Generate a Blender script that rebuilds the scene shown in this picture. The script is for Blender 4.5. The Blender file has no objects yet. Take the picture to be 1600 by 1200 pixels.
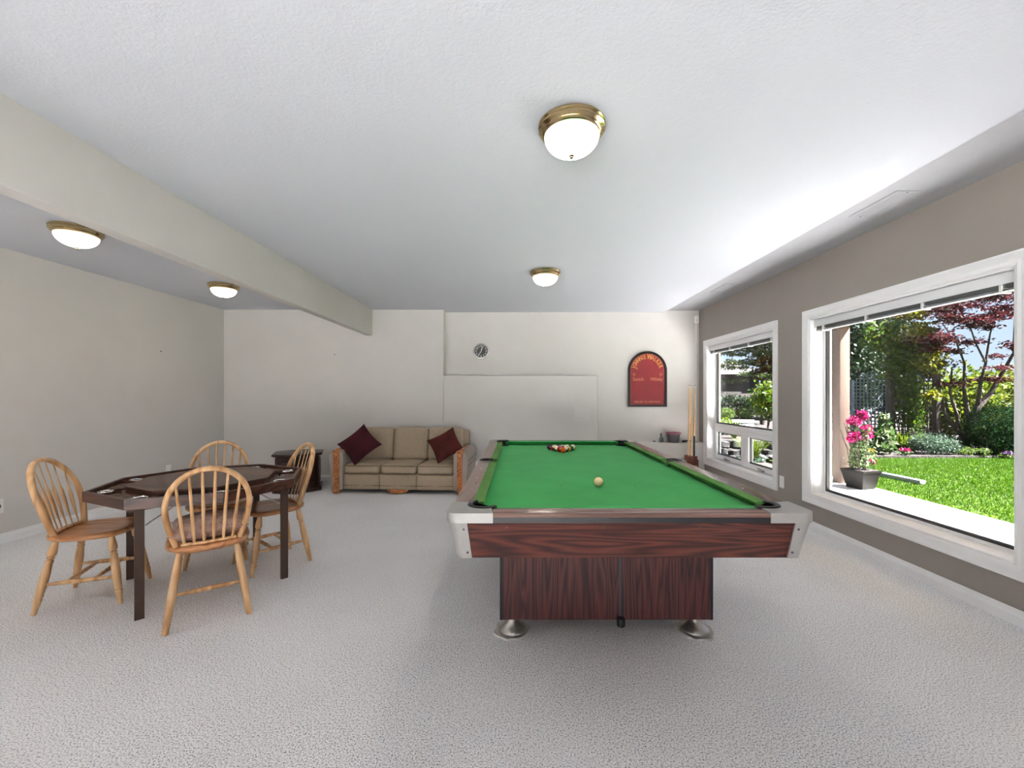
import bpy, bmesh, math, random
import numpy as np
from mathutils import Vector, Matrix

PI = math.pi
R = math.radians
sc = bpy.context.scene
COL = sc.collection

# ------------------------------------------------------------------ camera, world, sun, exposure
H = 1.245                      # camera height
F = 660.0                      # focal length in pixels of the 1600 px frame
cam_d = bpy.data.cameras.new('camera')
cam_d.sensor_width = 36.0
cam_d.lens = F / 1600.0 * 36.0
cam_d.shift_x = -9.0 / 1600.0
cam_d.shift_y = 16.5 / 1600.0
cam_d.clip_start = 0.02
cam_d.clip_end = 300
cam = bpy.data.objects.new('camera', cam_d)
COL.objects.link(cam)
cam.location = (0, 0, H)
cam.rotation_euler = (PI / 2, 0, 0)
sc.camera = cam

world = bpy.data.worlds.new('sky')
sc.world = world
world.use_nodes = True
wn = world.node_tree
wn.nodes.clear()
w_out = wn.nodes.new('ShaderNodeOutputWorld')
w_bg = wn.nodes.new('ShaderNodeBackground')
w_tc = wn.nodes.new('ShaderNodeTexCoord')
w_sep = wn.nodes.new('ShaderNodeSeparateXYZ')
w_ramp = wn.nodes.new('ShaderNodeValToRGB')
wn.links.new(w_tc.outputs['Generated'], w_sep.inputs[0])
wn.links.new(w_sep.outputs['Z'], w_ramp.inputs[0])
w_ramp.color_ramp.elements[0].position = 0.0
w_ramp.color_ramp.elements[0].color = (0.66, 0.82, 1.0, 1)
w_ramp.color_ramp.elements[1].position = 0.55
w_ramp.color_ramp.elements[1].color = (0.42, 0.64, 1.0, 1)
wn.links.new(w_ramp.outputs[0], w_bg.inputs['Color'])
w_bg.inputs['Strength'].default_value = 0.40
wn.links.new(w_bg.outputs[0], w_out.inputs['Surface'])

sun_d = bpy.data.lights.new('sun', 'SUN')
sun_d.energy = 36.0
sun_d.angle = R(0.6)
sun_d.color = (1.0, 0.98, 0.97)
sun = bpy.data.objects.new('sun', sun_d)
COL.objects.link(sun)
sun.rotation_euler = Vector((0.75, -0.35, 1.1)).to_track_quat('Z', 'Y').to_euler()
sun.location = (12, -6, 15)

sc.view_settings.view_transform = 'Standard'
sc.view_settings.look = 'None'
sc.view_settings.gamma = 1.0
sc.view_settings.exposure = 1.80
sc.view_settings.use_curve_mapping = False
sc.cycles.use_denoising = True
sc.cycles.max_bounces = 10
sc.cycles.diffuse_bounces = 7
sc.cycles.transparent_max_bounces = 24
sc.cycles.sample_clamp_indirect = 6.0
sc.cycles.caustics_reflective = False
sc.cycles.caustics_refractive = False


# ------------------------------------------------------------------ materials
def lin(c):
    def f(v):
        v /= 255.0
        return v / 12.92 if v <= 0.04045 else ((v + 0.055) / 1.055) ** 2.4
    return (f(c[0]), f(c[1]), f(c[2]), 1.0)


def new_mat(name):
    m = bpy.data.materials.new(name)
    m.use_nodes = True
    nt = m.node_tree
    nt.nodes.clear()
    out = nt.nodes.new('ShaderNodeOutputMaterial')
    b = nt.nodes.new('ShaderNodeBsdfPrincipled')
    nt.links.new(b.outputs[0], out.inputs[0])
    return m, nt, b, out


def coords(nt, scale=(1, 1, 1), rot=(0, 0, 0), kind='Object'):
    tc = nt.nodes.new('ShaderNodeTexCoord')
    mp = nt.nodes.new('ShaderNodeMapping')
    mp.inputs['Scale'].default_value = scale
    mp.inputs['Rotation'].default_value = rot
    nt.links.new(tc.outputs[kind], mp.inputs['Vector'])
    return mp.outputs[0]


def noise(nt, vec, scale, detail=3, rough=0.55, dist=0.0):
    n = nt.nodes.new('ShaderNodeTexNoise')
    n.inputs['Scale'].default_value = scale
    n.inputs['Detail'].default_value = detail
    n.inputs['Roughness'].default_value = rough
    n.inputs['Distortion'].default_value = dist
    nt.links.new(vec, n.inputs['Vector'])
    return n.outputs['Fac']


def ramp(nt, fac, stops):
    r = nt.nodes.new('ShaderNodeValToRGB')
    el = r.color_ramp.elements
    while len(el) < len(stops):
        el.new(0.5)
    for e, (p, c) in zip(el, stops):
        e.position = p
        e.color = lin(c)
    nt.links.new(fac, r.inputs[0])
    return r.outputs[0]


def bump(nt, b, fac, strength, dist):
    bp = nt.nodes.new('ShaderNodeBump')
    bp.inputs['Strength'].default_value = strength
    bp.inputs['Distance'].default_value = dist
    nt.links.new(fac, bp.inputs['Height'])
    nt.links.new(bp.outputs[0], b.inputs['Normal'])


def plain(name, col, rough=0.5, metal=0.0, var=0.05, nscale=12.0, spec=None, bmp=None):
    """one colour with faint mottling"""
    m, nt, b, _ = new_mat(name)
    v = coords(nt)
    n = noise(nt, v, nscale, 4)
    lo = tuple(max(0, c * (1 - var)) for c in col)
    hi = tuple(min(255, c * (1 + var)) for c in col)
    nt.links.new(ramp(nt, n, [(0.3, lo), (0.7, hi)]), b.inputs['Base Color'])
    b.inputs['Roughness'].default_value = rough
    b.inputs['Metallic'].default_value = metal
    if spec is not None:
        b.inputs['Specular IOR Level'].default_value = spec
    if bmp:
        bump(nt, b, noise(nt, v, bmp[0], 3), bmp[1], bmp[2])
    return m


def wood(name, cols, axis, freq=9.0, base=2.2, stretch=0.12, rough=0.4, fine=0.35, spec=None):
    """contour-line grain running along one axis; cols dark..light"""
    m, nt, b, _ = new_mat(name)
    s = [1.0, 1.0, 1.0]
    s[axis] = stretch
    v = coords(nt, tuple(s))
    n = noise(nt, v, base, 2, 0.5, 0.3)
    mu = nt.nodes.new('ShaderNodeMath')
    mu.operation = 'MULTIPLY'
    mu.inputs[1].default_value = freq
    nt.links.new(n, mu.inputs[0])
    pp = nt.nodes.new('ShaderNodeMath')
    pp.operation = 'PINGPONG'
    pp.inputs[1].default_value = 0.5
    nt.links.new(mu.outputs[0], pp.inputs[0])
    s2 = [60.0, 60.0, 60.0]
    s2[axis] = 2.5
    f2 = noise(nt, coords(nt, tuple(s2)), 1.0, 4, 0.6)
    mx = nt.nodes.new('ShaderNodeMath')
    mx.operation = 'MULTIPLY_ADD'
    mx.inputs[1].default_value = fine
    nt.links.new(f2, mx.inputs[0])
    sc2 = nt.nodes.new('ShaderNodeMath')
    sc2.operation = 'MULTIPLY'
    sc2.inputs[1].default_value = 2.0 * (1 - fine)
    nt.links.new(pp.outputs[0], sc2.inputs[0])
    nt.links.new(sc2.outputs[0], mx.inputs[2])
    k = len(cols)
    nt.links.new(ramp(nt, mx.outputs[0], [(0.12 + 0.7 * i / (k - 1), c) for i, c in enumerate(cols)]), b.inputs['Base Color'])
    b.inputs['Roughness'].default_value = rough
    if spec is not None:
        b.inputs['Specular IOR Level'].default_value = spec
    return m


def leafy(name, cols, trans=0.35, rough=0.5, spec=0.15):
    """foliage: colour varies from leaf to leaf, some light passes through"""
    m, nt, b, out = new_mat(name)
    g = nt.nodes.new('ShaderNodeNewGeometry')
    k = len(cols)
    cols = [tuple(v * 0.68 for v in x) for x in cols]
    c = ramp(nt, g.outputs['Random Per Island'], [(i / max(1, k - 1), x) for i, x in enumerate(cols)])
    nt.links.new(c, b.inputs['Base Color'])
    b.inputs['Roughness'].default_value = rough
    b.inputs['Specular IOR Level'].default_value = spec
    t = nt.nodes.new('ShaderNodeBsdfTranslucent')
    nt.links.new(c, t.inputs['Color'])
    mx = nt.nodes.new('ShaderNodeMixShader')
    mx.inputs[0].default_value = trans
    nt.links.new(b.outputs[0], mx.inputs[1])
    nt.links.new(t.outputs[0], mx.inputs[2])
    nt.links.new(mx.outputs[0], out.inputs[0])
    return m


M = {}


def make_materials():
    # carpet: looped pile, pale grey with dark flecks
    m, nt, b, _ = new_mat('carpet_loop')
    v = coords(nt)
    n1 = noise(nt, v, 165.0, 2, 0.7)
    n2 = noise(nt, v, 1.1, 3, 0.5)
    mix = nt.nodes.new('ShaderNodeMath')
    mix.operation = 'MULTIPLY_ADD'
    mix.inputs[1].default_value = 0.12
    nt.links.new(n2, mix.inputs[0])
    nt.links.new(n1, mix.inputs[2])
    nt.links.new(ramp(nt, mix.outputs[0], [(0.38, (92, 92, 94)), (0.47, (204, 205, 208)), (0.56, (236, 237, 240)), (0.70, (252, 252, 254))]), b.inputs['Base Color'])
    b.inputs['Roughness'].default_value = 0.95
    b.inputs['Specular IOR Level'].default_value = 0.1
    bump(nt, b, n1, 0.8, 0.008)
    M['carpet'] = m

    m, nt, b, _ = new_mat('ceiling_stipple')
    v = coords(nt)
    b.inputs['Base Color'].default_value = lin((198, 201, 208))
    b.inputs['Roughness'].default_value = 0.9
    b.inputs['Specular IOR Level'].default_value = 0.15
    bump(nt, b, noise(nt, v, 75.0, 3, 0.65), 0.32, 0.005)
    M['ceiling'] = m

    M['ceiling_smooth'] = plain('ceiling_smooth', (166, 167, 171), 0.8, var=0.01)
    M['wall'] = plain('wall_paint_beige', (206, 203, 199), 0.75, var=0.012, nscale=2.0, spec=0.25, bmp=(140, 0.08, 0.002))
    M['taupe'] = plain('wall_paint_taupe', (148, 141, 135), 0.7, var=0.015, nscale=2.0, spec=0.25, bmp=(140, 0.08, 0.002))
    M['white'] = plain('white_trim_paint', (232, 232, 232), 0.35, var=0.01)
    M['vinyl'] = plain('white_vinyl', (236, 237, 239), 0.3, var=0.01)
    M['panel'] = plain('panel_enamel', (212, 209, 204), 0.5, var=0.01)
    M['plate'] = plain('white_plastic', (235, 234, 230), 0.4, var=0.01)
    M['gasket'] = plain('dark_window_gasket', (52, 50, 48), 0.5)
    M['blind'] = plain('blind_aluminium_white', (214, 215, 217), 0.35, var=0.01)
    M['blind_grey'] = plain('blind_slat_grey', (118, 120, 124), 0.4, var=0.03)
    # glass
    m, nt, b, out = new_mat('window_glass')
    tr = nt.nodes.new('ShaderNodeBsdfTransparent')
    tr.inputs[0].default_value = (0.90, 0.90, 0.90, 1)
    gl = nt.nodes.new('ShaderNodeBsdfGlossy')
    gl.inputs['Roughness'].default_value = 0.02
    mx = nt.nodes.new('ShaderNodeMixShader')
    mx.inputs[0].default_value = 0.04
    nt.links.new(tr.outputs[0], mx.inputs[1])
    nt.links.new(gl.outputs[0], mx.inputs[2])
    nt.links.new(mx.outputs[0], out.inputs[0])
    M['glass'] = m

    # pool table
    rose = [(26, 12, 10), (54, 25, 21), (82, 39, 31), (100, 50, 40)]
    M['rose_x'] = wood('rosewood_laminate_horizontal', rose, 0, freq=13, base=12, stretch=0.055, rough=0.32, fine=0.5)
    M['rose_y'] = wood('rosewood_laminate_side', rose, 1, freq=13, base=12, stretch=0.055, rough=0.32, fine=0.5)
    rose2 = [(30, 14, 15), (58, 28, 27), (84, 43, 39), (98, 53, 47)]
    M['rose_z'] = wood('rosewood_laminate_upright', rose2, 2, freq=13, base=12, stretch=0.055, rough=0.4, fine=0.5)
    rail = [(84, 58, 50), (112, 84, 74), (128, 98, 88)]
    M['rail_x'] = wood('rail_laminate_end', rail, 0, freq=10, base=6, stretch=0.05, rough=0.22)
    M['rail_y'] = wood('rail_laminate_side', rail, 1, freq=10, base=6, stretch=0.05, rough=0.22)
    m, nt, b, _ = new_mat('green_baize')
    v = coords(nt)
    nt.links.new(ramp(nt, noise(nt, v, 3.0, 5, 0.6), [(0.3, (22, 146, 62)), (0.7, (44, 162, 78))]), b.inputs['Base Color'])
    b.inputs['Roughness'].default_value = 0.9
    b.inputs['Specular IOR Level'].default_value = 0.15
    b.inputs['Sheen Weight'].default_value = 0.15
    bump(nt, b, noise(nt, v, 400, 2), 0.2, 0.001)
    M['baize'] = m
    M['cushion_baize'] = plain('green_cushion_cloth', (86, 130, 66), 0.85, var=0.06, spec=0.2)
    M['alu'] = plain('cast_aluminium', (158, 157, 154), 0.45, metal=0.35, var=0.03)
    M['steel'] = plain('brushed_steel', (176, 174, 170), 0.3, metal=0.9, var=0.06)
    M['rubber'] = plain('black_rubber', (20, 20, 22), 0.45)
    M['black_strip'] = plain('black_edge_strip', (26, 26, 30), 0.35)
    M['grey_strip'] = plain('slate_grey_strip', (58, 62, 68), 0.4)
    M['slate'] = plain('dark_slate', (60, 62, 62), 0.8)
    M['pad'] = plain('carpet_scrap_pad', (198, 195, 190), 0.95, bmp=(90, 0.6, 0.01))
    # chairs
    oak = [(172, 126, 80), (204, 160, 112), (220, 182, 136)]
    M['oak'] = wood('honey_oak', oak, 2, freq=6, base=7, stretch=0.12, rough=0.32)
    oak2 = [(150, 98, 58), (180, 124, 80), (200, 146, 100)]
    M['oak_seat'] = wood('honey_oak_seat', oak2, 1, freq=9, base=6, stretch=0.15, rough=0.28)
    # games table
    brown = [(46, 26, 20), (72, 44, 33), (88, 56, 42)]
    M['brown'] = wood('walnut_brown', brown, 0, freq=8, base=5, stretch=0.1, rough=0.35)
    M['brown_top'] = wood('walnut_brown_lid', [(70, 48, 38), (88, 62, 50), (98, 72, 58)], 0, freq=4, base=3, stretch=0.12, rough=0.45)
    M['leg_metal'] = plain('brown_enamel_steel', (70, 52, 42), 0.4, metal=0.1)
    M['chrome'] = plain('chrome', (210, 210, 210), 0.18, metal=1.0, var=0.02)
    # sofa
    m, nt, b, _ = new_mat('sofa_tweed')
    v = coords(nt)
    n = noise(nt, v, 160, 3, 0.6)
    nt.links.new(ramp(nt, n, [(0.3, (146, 130, 109)), (0.55, (176, 159, 137)), (0.75, (192, 176, 154))]), b.inputs['Base Color'])
    b.inputs['Roughness'].default_value = 0.95
    b.inputs['Specular IOR Level'].default_value = 0.1
    bump(nt, b, n, 0.5, 0.004)
    M['tweed'] = m
    M['tweed_dark'] = plain('sofa_piping', (98, 84, 68), 0.9)
    M['sofa_arm'] = plain('sofa_arm_cloth', (166, 156, 146), 0.95, var=0.08, nscale=120, spec=0.1, bmp=(160, 0.4, 0.003))
    M['carved'] = wood('carved_honey_pine', [(132, 70, 30), (186, 112, 58), (206, 136, 78)], 2, freq=8, base=10, stretch=0.3, rough=0.35)
    M['velvet'] = plain('maroon_velvet', (62, 22, 28), 0.8, var=0.2, nscale=9, spec=0.2, bmp=(30, 0.3, 0.01))
    M['velvet_brown'] = plain('russet_velvet', (74, 28, 24), 0.75, var=0.2, nscale=9, spec=0.25, bmp=(30, 0.3, 0.01))
    M['mahogany'] = wood('dark_mahogany', [(28, 13, 10), (48, 24, 18), (62, 34, 25)], 2, freq=7, base=5, stretch=0.15, rough=0.3)
    # cushion on chair
    m, nt, b, _ = new_mat('floral_cushion')
    v = coords(nt)
    n = noise(nt, v, 28, 4, 0.7)
    nt.links.new(ramp(nt, n, [(0.3, (116, 94, 92)), (0.45, (166, 136, 126)), (0.58, (184, 156, 142)), (0.7, (140, 116, 126))]), b.inputs['Base Color'])
    b.inputs['Roughness'].default_value = 0.9
    M['floral'] = m
    # lamps
    M['finial'] = plain('dark_bronze', (74, 60, 42), 0.4, metal=0.2)
    M['brass'] = plain('polished_brass', (206, 184, 140), 0.16, metal=1.0, var=0.03)
    m, nt, b, _ = new_mat('frosted_lamp_glass')
    b.inputs['Base Color'].default_value = lin((235, 222, 200))
    b.inputs['Roughness'].default_value = 0.3
    b.inputs['Emission Color'].default_value = (1.0, 0.90, 0.78, 1)
    tc = nt.nodes.new('ShaderNodeTexCoord')
    sp = nt.nodes.new('ShaderNodeSeparateXYZ')
    nt.links.new(tc.outputs['Object'], sp.inputs[0])
    mr = nt.nodes.new('ShaderNodeMapRange')       # brightest where the bulbs sit behind the glass
    mr.inputs['From Min'].default_value = -0.052
    mr.inputs['From Max'].default_value = -0.130
    mr.inputs['To Min'].default_value = 0.0
    mr.inputs['To Max'].default_value = 1.0
    nt.links.new(sp.outputs['Z'], mr.inputs['Value'])
    pw_ = nt.nodes.new('ShaderNodeMath')
    pw_.operation = 'POWER'
    pw_.inputs[1].default_value = 2.2
    nt.links.new(mr.outputs[0], pw_.inputs[0])
    ml = nt.nodes.new('ShaderNodeMath')
    ml.operation = 'MULTIPLY_ADD'
    ml.inputs[1].default_value = 14.0
    ml.inputs[2].default_value = 0.2
    nt.links.new(pw_.outputs[0], ml.inputs[0])
    nt.links.new(ml.outputs[0], b.inputs['Emission Strength'])
    M['dome'] = m
    # sign, clock, small things
    M['sign_black'] = plain('sign_frame_black', (26, 22, 24), 0.3)
    M['sign_red'] = plain('sign_red', (138, 27, 37), 0.45, var=0.08, nscale=5)
    M['sign_gold'] = plain('sign_gold', (214, 150, 76), 0.45)
    M['sign_tan'] = plain('sign_tan', (196, 112, 80), 0.5)
    M['dial'] = plain('clock_dial_black', (28, 26, 25), 0.4)
    M['dial_white'] = plain('clock_white', (214, 212, 206), 0.5)
    M['silver'] = plain('silver_plastic', (190, 190, 186), 0.25, metal=0.6)
    M['cue_wood'] = wood('cue_maple', [(196, 148, 98), (222, 180, 132), (234, 198, 154)], 2, freq=3, base=6, stretch=0.05, rough=0.25)
    M['cue_dark'] = plain('cue_butt_black', (24, 22, 30), 0.25)
    M['cue_white'] = plain('cue_ferrule_white', (230, 226, 214), 0.3)
    M['rack_wood'] = wood('cue_rack_walnut', [(70, 36, 26), (104, 58, 42), (122, 72, 54)], 2, freq=6, base=6, stretch=0.15, rough=0.4)
    M['pot_grey'] = plain('tub_grey_plastic', (92, 86, 92), 0.45)
    M['pot_pink'] = plain('tub_rim_mauve', (150, 92, 108), 0.45)
    M['bottle'] = plain('bottle_green_grey', (84, 98, 92), 0.25)
    M['black'] = plain('black_plastic', (20, 20, 20), 0.4)
    # outdoors
    M['concrete'] = plain('pale_concrete', (222, 221, 220), 0.85, var=0.03, nscale=4, spec=0.2, bmp=(60, 0.2, 0.004))
    M['lawn'] = plain('lawn_green', (42, 56, 8), 0.95, var=0.3, nscale=7, spec=0.1)
    M['soil'] = plain('bed_soil', (28,21,18), 0.95, var=0.25, nscale=20, bmp=(30, 0.8, 0.03))
    M['mulch_ground'] = plain('garden_ground', (30,27,22), 0.95, var=0.25, nscale=2)
    M['gravel'] = plain('driveway_gravel', (150,147,140), 0.95, var=0.1, nscale=30)
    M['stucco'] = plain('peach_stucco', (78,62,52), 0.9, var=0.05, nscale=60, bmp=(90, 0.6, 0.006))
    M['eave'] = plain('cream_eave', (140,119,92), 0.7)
    M['far_wall'] = plain('far_house_render', (62, 54, 54), 0.9)
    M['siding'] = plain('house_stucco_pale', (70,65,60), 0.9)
    M['planter'] = plain('planter_bronze', (15,13,11), 0.6, var=0.1, spec=0.1)
    M['pipe'] = plain('downspout_white', (122,126,131), 0.4)
    M['lattice_blue'] = plain('lattice_weathered_blue', (96,106,120), 0.8, var=0.08)
    M['lattice_brown'] = plain('lattice_weathered_brown', (50,39,35), 0.85, var=0.15)
    M['bark'] = plain('maple_bark', (44, 32, 27), 0.9, var=0.25, nscale=12, bmp=(25, 0.8, 0.02))
    M['bark_pine'] = plain('pine_bark', (34, 25, 19), 0.9, var=0.25, nscale=12, bmp=(25, 0.8, 0.02))
    M['stone'] = plain('field_stone', (30,28,28), 0.9, var=0.25, nscale=9, bmp=(20, 0.6, 0.02))
    M['maple'] = leafy('maple_leaves_purple', [(44, 12, 22), (70, 20, 28), (104, 34, 36), (58, 26, 36), (120, 52, 52)], 0.4)
    M['vine'] = leafy('vine_leaves', [(52, 88, 22), (78, 116, 26), (116, 142, 30), (60, 100, 30), (150, 154, 36)], 0.5)
    M['vine_yellow'] = leafy('vine_leaves_yellow', [(120, 130, 26), (158, 150, 34), (96, 120, 24), (160, 124, 44)], 0.45)
    M['dark_green'] = leafy('dark_evergreen_leaves', [(16, 36, 14), (26, 52, 18), (36, 64, 22), (22, 44, 22)], 0.2)
    M['yew'] = leafy('yew_needles', [(14, 40, 16), (22, 56, 22), (30, 66, 26)], 0.15, 0.8, 0.02)
    M['hedge'] = leafy('hedge_yellow_green', [(70, 96, 16), (104, 124, 24), (132, 142, 36), (52, 80, 18)], 0.45)
    M['spruce'] = leafy('blue_spruce_needles', [(66, 92, 72), (88, 116, 92), (112, 138, 112)], 0.2)
    M['lime'] = leafy('lime_grass_leaves', [(92, 120, 20), (124, 146, 30), (76, 104, 20)], 0.45)
    M['hosta'] = leafy('variegated_leaves', [(120, 140, 96), (160, 172, 130), (84, 118, 56), (60, 96, 32)], 0.35)
    M['pink'] = leafy('magenta_petals', [(186, 14, 96), (206, 30, 116), (168, 10, 76), (212, 60, 140)], 0.3)
    M['purple'] = leafy('violet_petals', [(112, 70, 130), (134, 90, 150)], 0.3)
    M['yellow'] = leafy('yellow_petals', [(176, 150, 40), (190, 170, 80)], 0.3)
    M['shrub_light'] = leafy('light_green_leaves', [(84, 112, 44), (110, 134, 60), (66, 96, 34)], 0.35)
    M['pine'] = leafy('pine_needles', [(44, 66, 28), (62, 84, 34), (82, 100, 44), (34, 52, 26)], 0.35)
    M['grass'] = leafy('lawn_blades', [(58, 106, 2), (76, 122, 4), (50, 94, 2), (94, 130, 12)], 0.4)


make_materials()


# ------------------------------------------------------------------ mesh helpers
class MB:
    """collects simple shapes and links them as one mesh object"""

    def __init__(self):
        self.v, self.f = [], []

    def add(self, vs, fs):
        o = len(self.v)
        self.v += [tuple(p) for p in vs]
        self.f += [tuple(i + o for i in f) for f in fs]
        return self

    def box(self, x0, x1, y0, y1, z0, z1, bev=0.0, seg=2):
        if bev <= 0:
            vs = [(x0, y0, z0), (x1, y0, z0), (x1, y1, z0), (x0, y1, z0), (x0, y0, z1), (x1, y0, z1), (x1, y1, z1), (x0, y1, z1)]
            fs = [(3, 2, 1, 0), (4, 5, 6, 7), (0, 1, 5, 4), (1, 2, 6, 5), (2, 3, 7, 6), (3, 0, 4, 7)]
            return self.add(vs, fs)
        bm = bmesh.new()
        bmesh.ops.create_cube(bm, size=1.0)
        for v in bm.verts:
            v.co = ((x0 + x1) / 2 + v.co.x * (x1 - x0), (y0 + y1) / 2 + v.co.y * (y1 - y0), (z0 + z1) / 2 + v.co.z * (z1 - z0))
        bmesh.ops.bevel(bm, geom=list(bm.edges), offset=bev, segments=seg, affect='EDGES', profile=0.5)
        return self.bm(bm)

    def bm(self, bm):
        bm.verts.index_update()
        self.add([v.co[:] for v in bm.verts], [[v.index for v in f.verts] for f in bm.faces])
        bm.free()
        return self

    def prism(self, pts, z0, z1, pts_top=None, chamfer=0.0):
        """polygon (counter-clockwise seen from above) extruded along z"""
        top = pts_top or pts
        n = len(pts)
        rings = [[(x, y, z0) for x, y in pts]]
        if chamfer > 0:
            cx = sum(p[0] for p in top) / n
            cy = sum(p[1] for p in top) / n
            rings.append([(x, y, z1 - chamfer) for x, y in top])
            ins = []
            for x, y in top:
                d = math.hypot(x - cx, y - cy) or 1
                ins.append((x - (x - cx) / d * chamfer, y - (y - cy) / d * chamfer, z1))
            rings.append(ins)
        else:
            rings.append([(x, y, z1) for x, y in top])
        vs = [p for r in rings for p in r]
        fs = [tuple(reversed(range(n))), tuple(range((len(rings) - 1) * n, len(rings) * n))]
        for k in range(len(rings) - 1):
            for i in range(n):
                j = (i + 1) % n
                fs.append((k * n + i, k * n + j, (k + 1) * n + j, (k + 1) * n + i))
        return self.add(vs, fs)

    def lathe(self, p0, p1, prof, seg=12, flat=1.0, up=None):
        """profile [(t, r)] turned about the line p0-p1; flat squashes it sideways"""
        p0, p1 = Vector(p0), Vector(p1)
        d = p1 - p0
        L = d.length
        d.normalize()
        a = Vector(up) if up else (Vector((1, 0, 0)) if abs(d.x) < 0.9 else Vector((0, 1, 0)))
        a = (a - d * a.dot(d)).normalized()
        b = d.cross(a)
        vs, fs = [], []
        for t, r in prof:
            c = p0 + d * (L * t)
            for k in range(seg):
                th = 2 * PI * k / seg
                vs.append(tuple(c + a * (r * math.cos(th)) + b * (r * flat * math.sin(th))))
        n = len(prof)
        for i in range(n - 1):
            for k in range(seg):
                j = (k + 1) % seg
                fs.append((i * seg + k, i * seg + j, (i + 1) * seg + j, (i + 1) * seg + k))
        fs.append(tuple(reversed(range(seg))))
        fs.append(tuple(range((n - 1) * seg, n * seg)))
        return self.add(vs, fs)

    def tube(self, pts, r, seg=8, flat=1.0, normal=None, closed=False, radii=None):
        """sweep of a (possibly oval) section along a path"""
        P = [Vector(p) for p in pts]
        n = len(P)
        vs, fs = [], []
        for i in range(n):
            if closed:
                d = P[(i + 1) % n] - P[i - 1]
            else:
                d = P[min(i + 1, n - 1)] - P[max(i - 1, 0)]
            d.normalize()
            nn = Vector(normal) if normal else (Vector((0, 0, 1)) if abs(d.z) < 0.9 else Vector((1, 0, 0)))
            a = (nn - d * nn.dot(d)).normalized()
            b = d.cross(a)
            rr = radii[i] if radii else r
            for k in range(seg):
                th = 2 * PI * k / seg
                vs.append(tuple(P[i] + a * (rr * flat * math.cos(th)) + b * (rr * math.sin(th))))
        m = n if closed else n - 1
        for i in range(m):
            q = (i + 1) % n
            for k in range(seg):
                j = (k + 1) % seg
                fs.append((i * seg + k, i * seg + j, q * seg + j, q * seg + k))
        if not closed:
            fs.append(tuple(reversed(range(seg))))
            fs.append(tuple(range((n - 1) * seg, n * seg)))
        return self.add(vs, fs)

    def rings(self, outline, prof, center=(0, 0)):
        """closed outline scaled by prof [(scale, z)] about its centre"""
        n = len(outline)
        vs, fs = [], []
        for s, z in prof:
            for x, y in outline:
                vs.append((center[0] + (x - center[0]) * s, center[1] + (y - center[1]) * s, z))
        m = len(prof)
        for i in range(m - 1):
            for k in range(n):
                j = (k + 1) % n
                fs.append((i * n + k, i * n + j, (i + 1) * n + j, (i + 1) * n + k))
        fs.append(tuple(reversed(range(n))))
        fs.append(tuple(range((m - 1) * n, m * n)))
        return self.add(vs, fs)

    def move(self, mat):
        self.v = [tuple(mat @ Vector(p)) for p in self.v]
        return self

    def build(self, name, mat, parent=None, smooth=35, recalc=True):
        me = bpy.data.meshes.new(name)
        me.from_pydata(self.v, [], self.f)
        if recalc:
            bm = bmesh.new()
            bm.from_mesh(me)
            bmesh.ops.recalc_face_normals(bm, faces=bm.faces)
            bm.to_mesh(me)
            bm.free()
        if smooth:
            me.polygons.foreach_set('use_smooth', [True] * len(me.polygons))
            me.set_sharp_from_angle(angle=R(smooth))
        me.materials.append(M[mat] if isinstance(mat, str) else mat)
        o = bpy.data.objects.new(name, me)
        COL.objects.link(o)
        if parent is not None:
            o.parent = parent
        return o


def tag(o, label, cat, group=None):
    o['label'] = label
    o['category'] = cat
    if group:
        o['group'] = group
    return o


def struct(o, label=None):
    o['kind'] = 'structure'
    if label:
        o['label'] = label
    return o


def thing(name, label, cat, loc=(0, 0, 0), rz=0.0, group=None):
    e = bpy.data.objects.new(name, None)
    e.empty_display_size = 0.1
    COL.objects.link(e)
    e.location = loc
    e.rotation_euler = (0, 0, rz)
    return tag(e, label, cat, group)


def share(o, parent=None, loc=None, rot=None, scale=None):
    c = o.copy()
    COL.objects.link(c)
    if parent is not None:
        c.parent = parent
    if loc is not None:
        c.location = loc
    if rot is not None:
        c.rotation_euler = rot
    if scale is not None:
        c.scale = scale
    return c


def box(name, mat, x0, x1, y0, y1, z0, z1, parent=None, bev=0.0, seg=2):
    return MB().box(x0, x1, y0, y1, z0, z1, bev, seg).build(name, mat, parent)


def rounded_box(w, d, h, r, crown=0.0, n=7, front=0.0):
    """soft box centred on x,y with its base at z=0; crown bulges the top"""
    bm = bmesh.new()
    bmesh.ops.create_cube(bm, size=2.0)
    bmesh.ops.subdivide_edges(bm, edges=list(bm.edges), cuts=n, use_grid_fill=True)
    hx, hy, hz = w / 2, d / 2, h / 2
    for v in bm.verts:
        p = v.co.copy()
        q = Vector((p.x * hx, p.y * hy, p.z * hz))
        # pull grid lines toward the edges so that the rounding has points
        q.x = hx * math.copysign(abs(p.x) ** 0.6, p.x)
        q.y = hy * math.copysign(abs(p.y) ** 0.6, p.y)
        q.z = hz * math.copysign(abs(p.z) ** 0.8, p.z)
        c = Vector((max(-hx + r, min(hx - r, q.x)), max(-hy + r, min(hy - r, q.y)), max(-hz + r, min(hz - r, q.z))))
        dv = q - c
        if dv.length > 1e-9:
            q = c + dv.normalized() * r if max(abs(p.x), abs(p.y), abs(p.z)) > 0.999 else q
        k = max(0.0, (1 - (q.x / hx) ** 2)) * max(0.0, (1 - (q.y / hy) ** 2))
        if q.z > 0:
            q.z += crown * k
        if front and q.y < 0:
            q.y -= front * max(0.0, 1 - (q.x / hx) ** 2) * max(0.0, 1 - (q.z / hz) ** 2)
        v.co = (q.x, q.y, q.z + hz)
    mb = MB()
    mb.bm(bm)
    return mb


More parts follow.
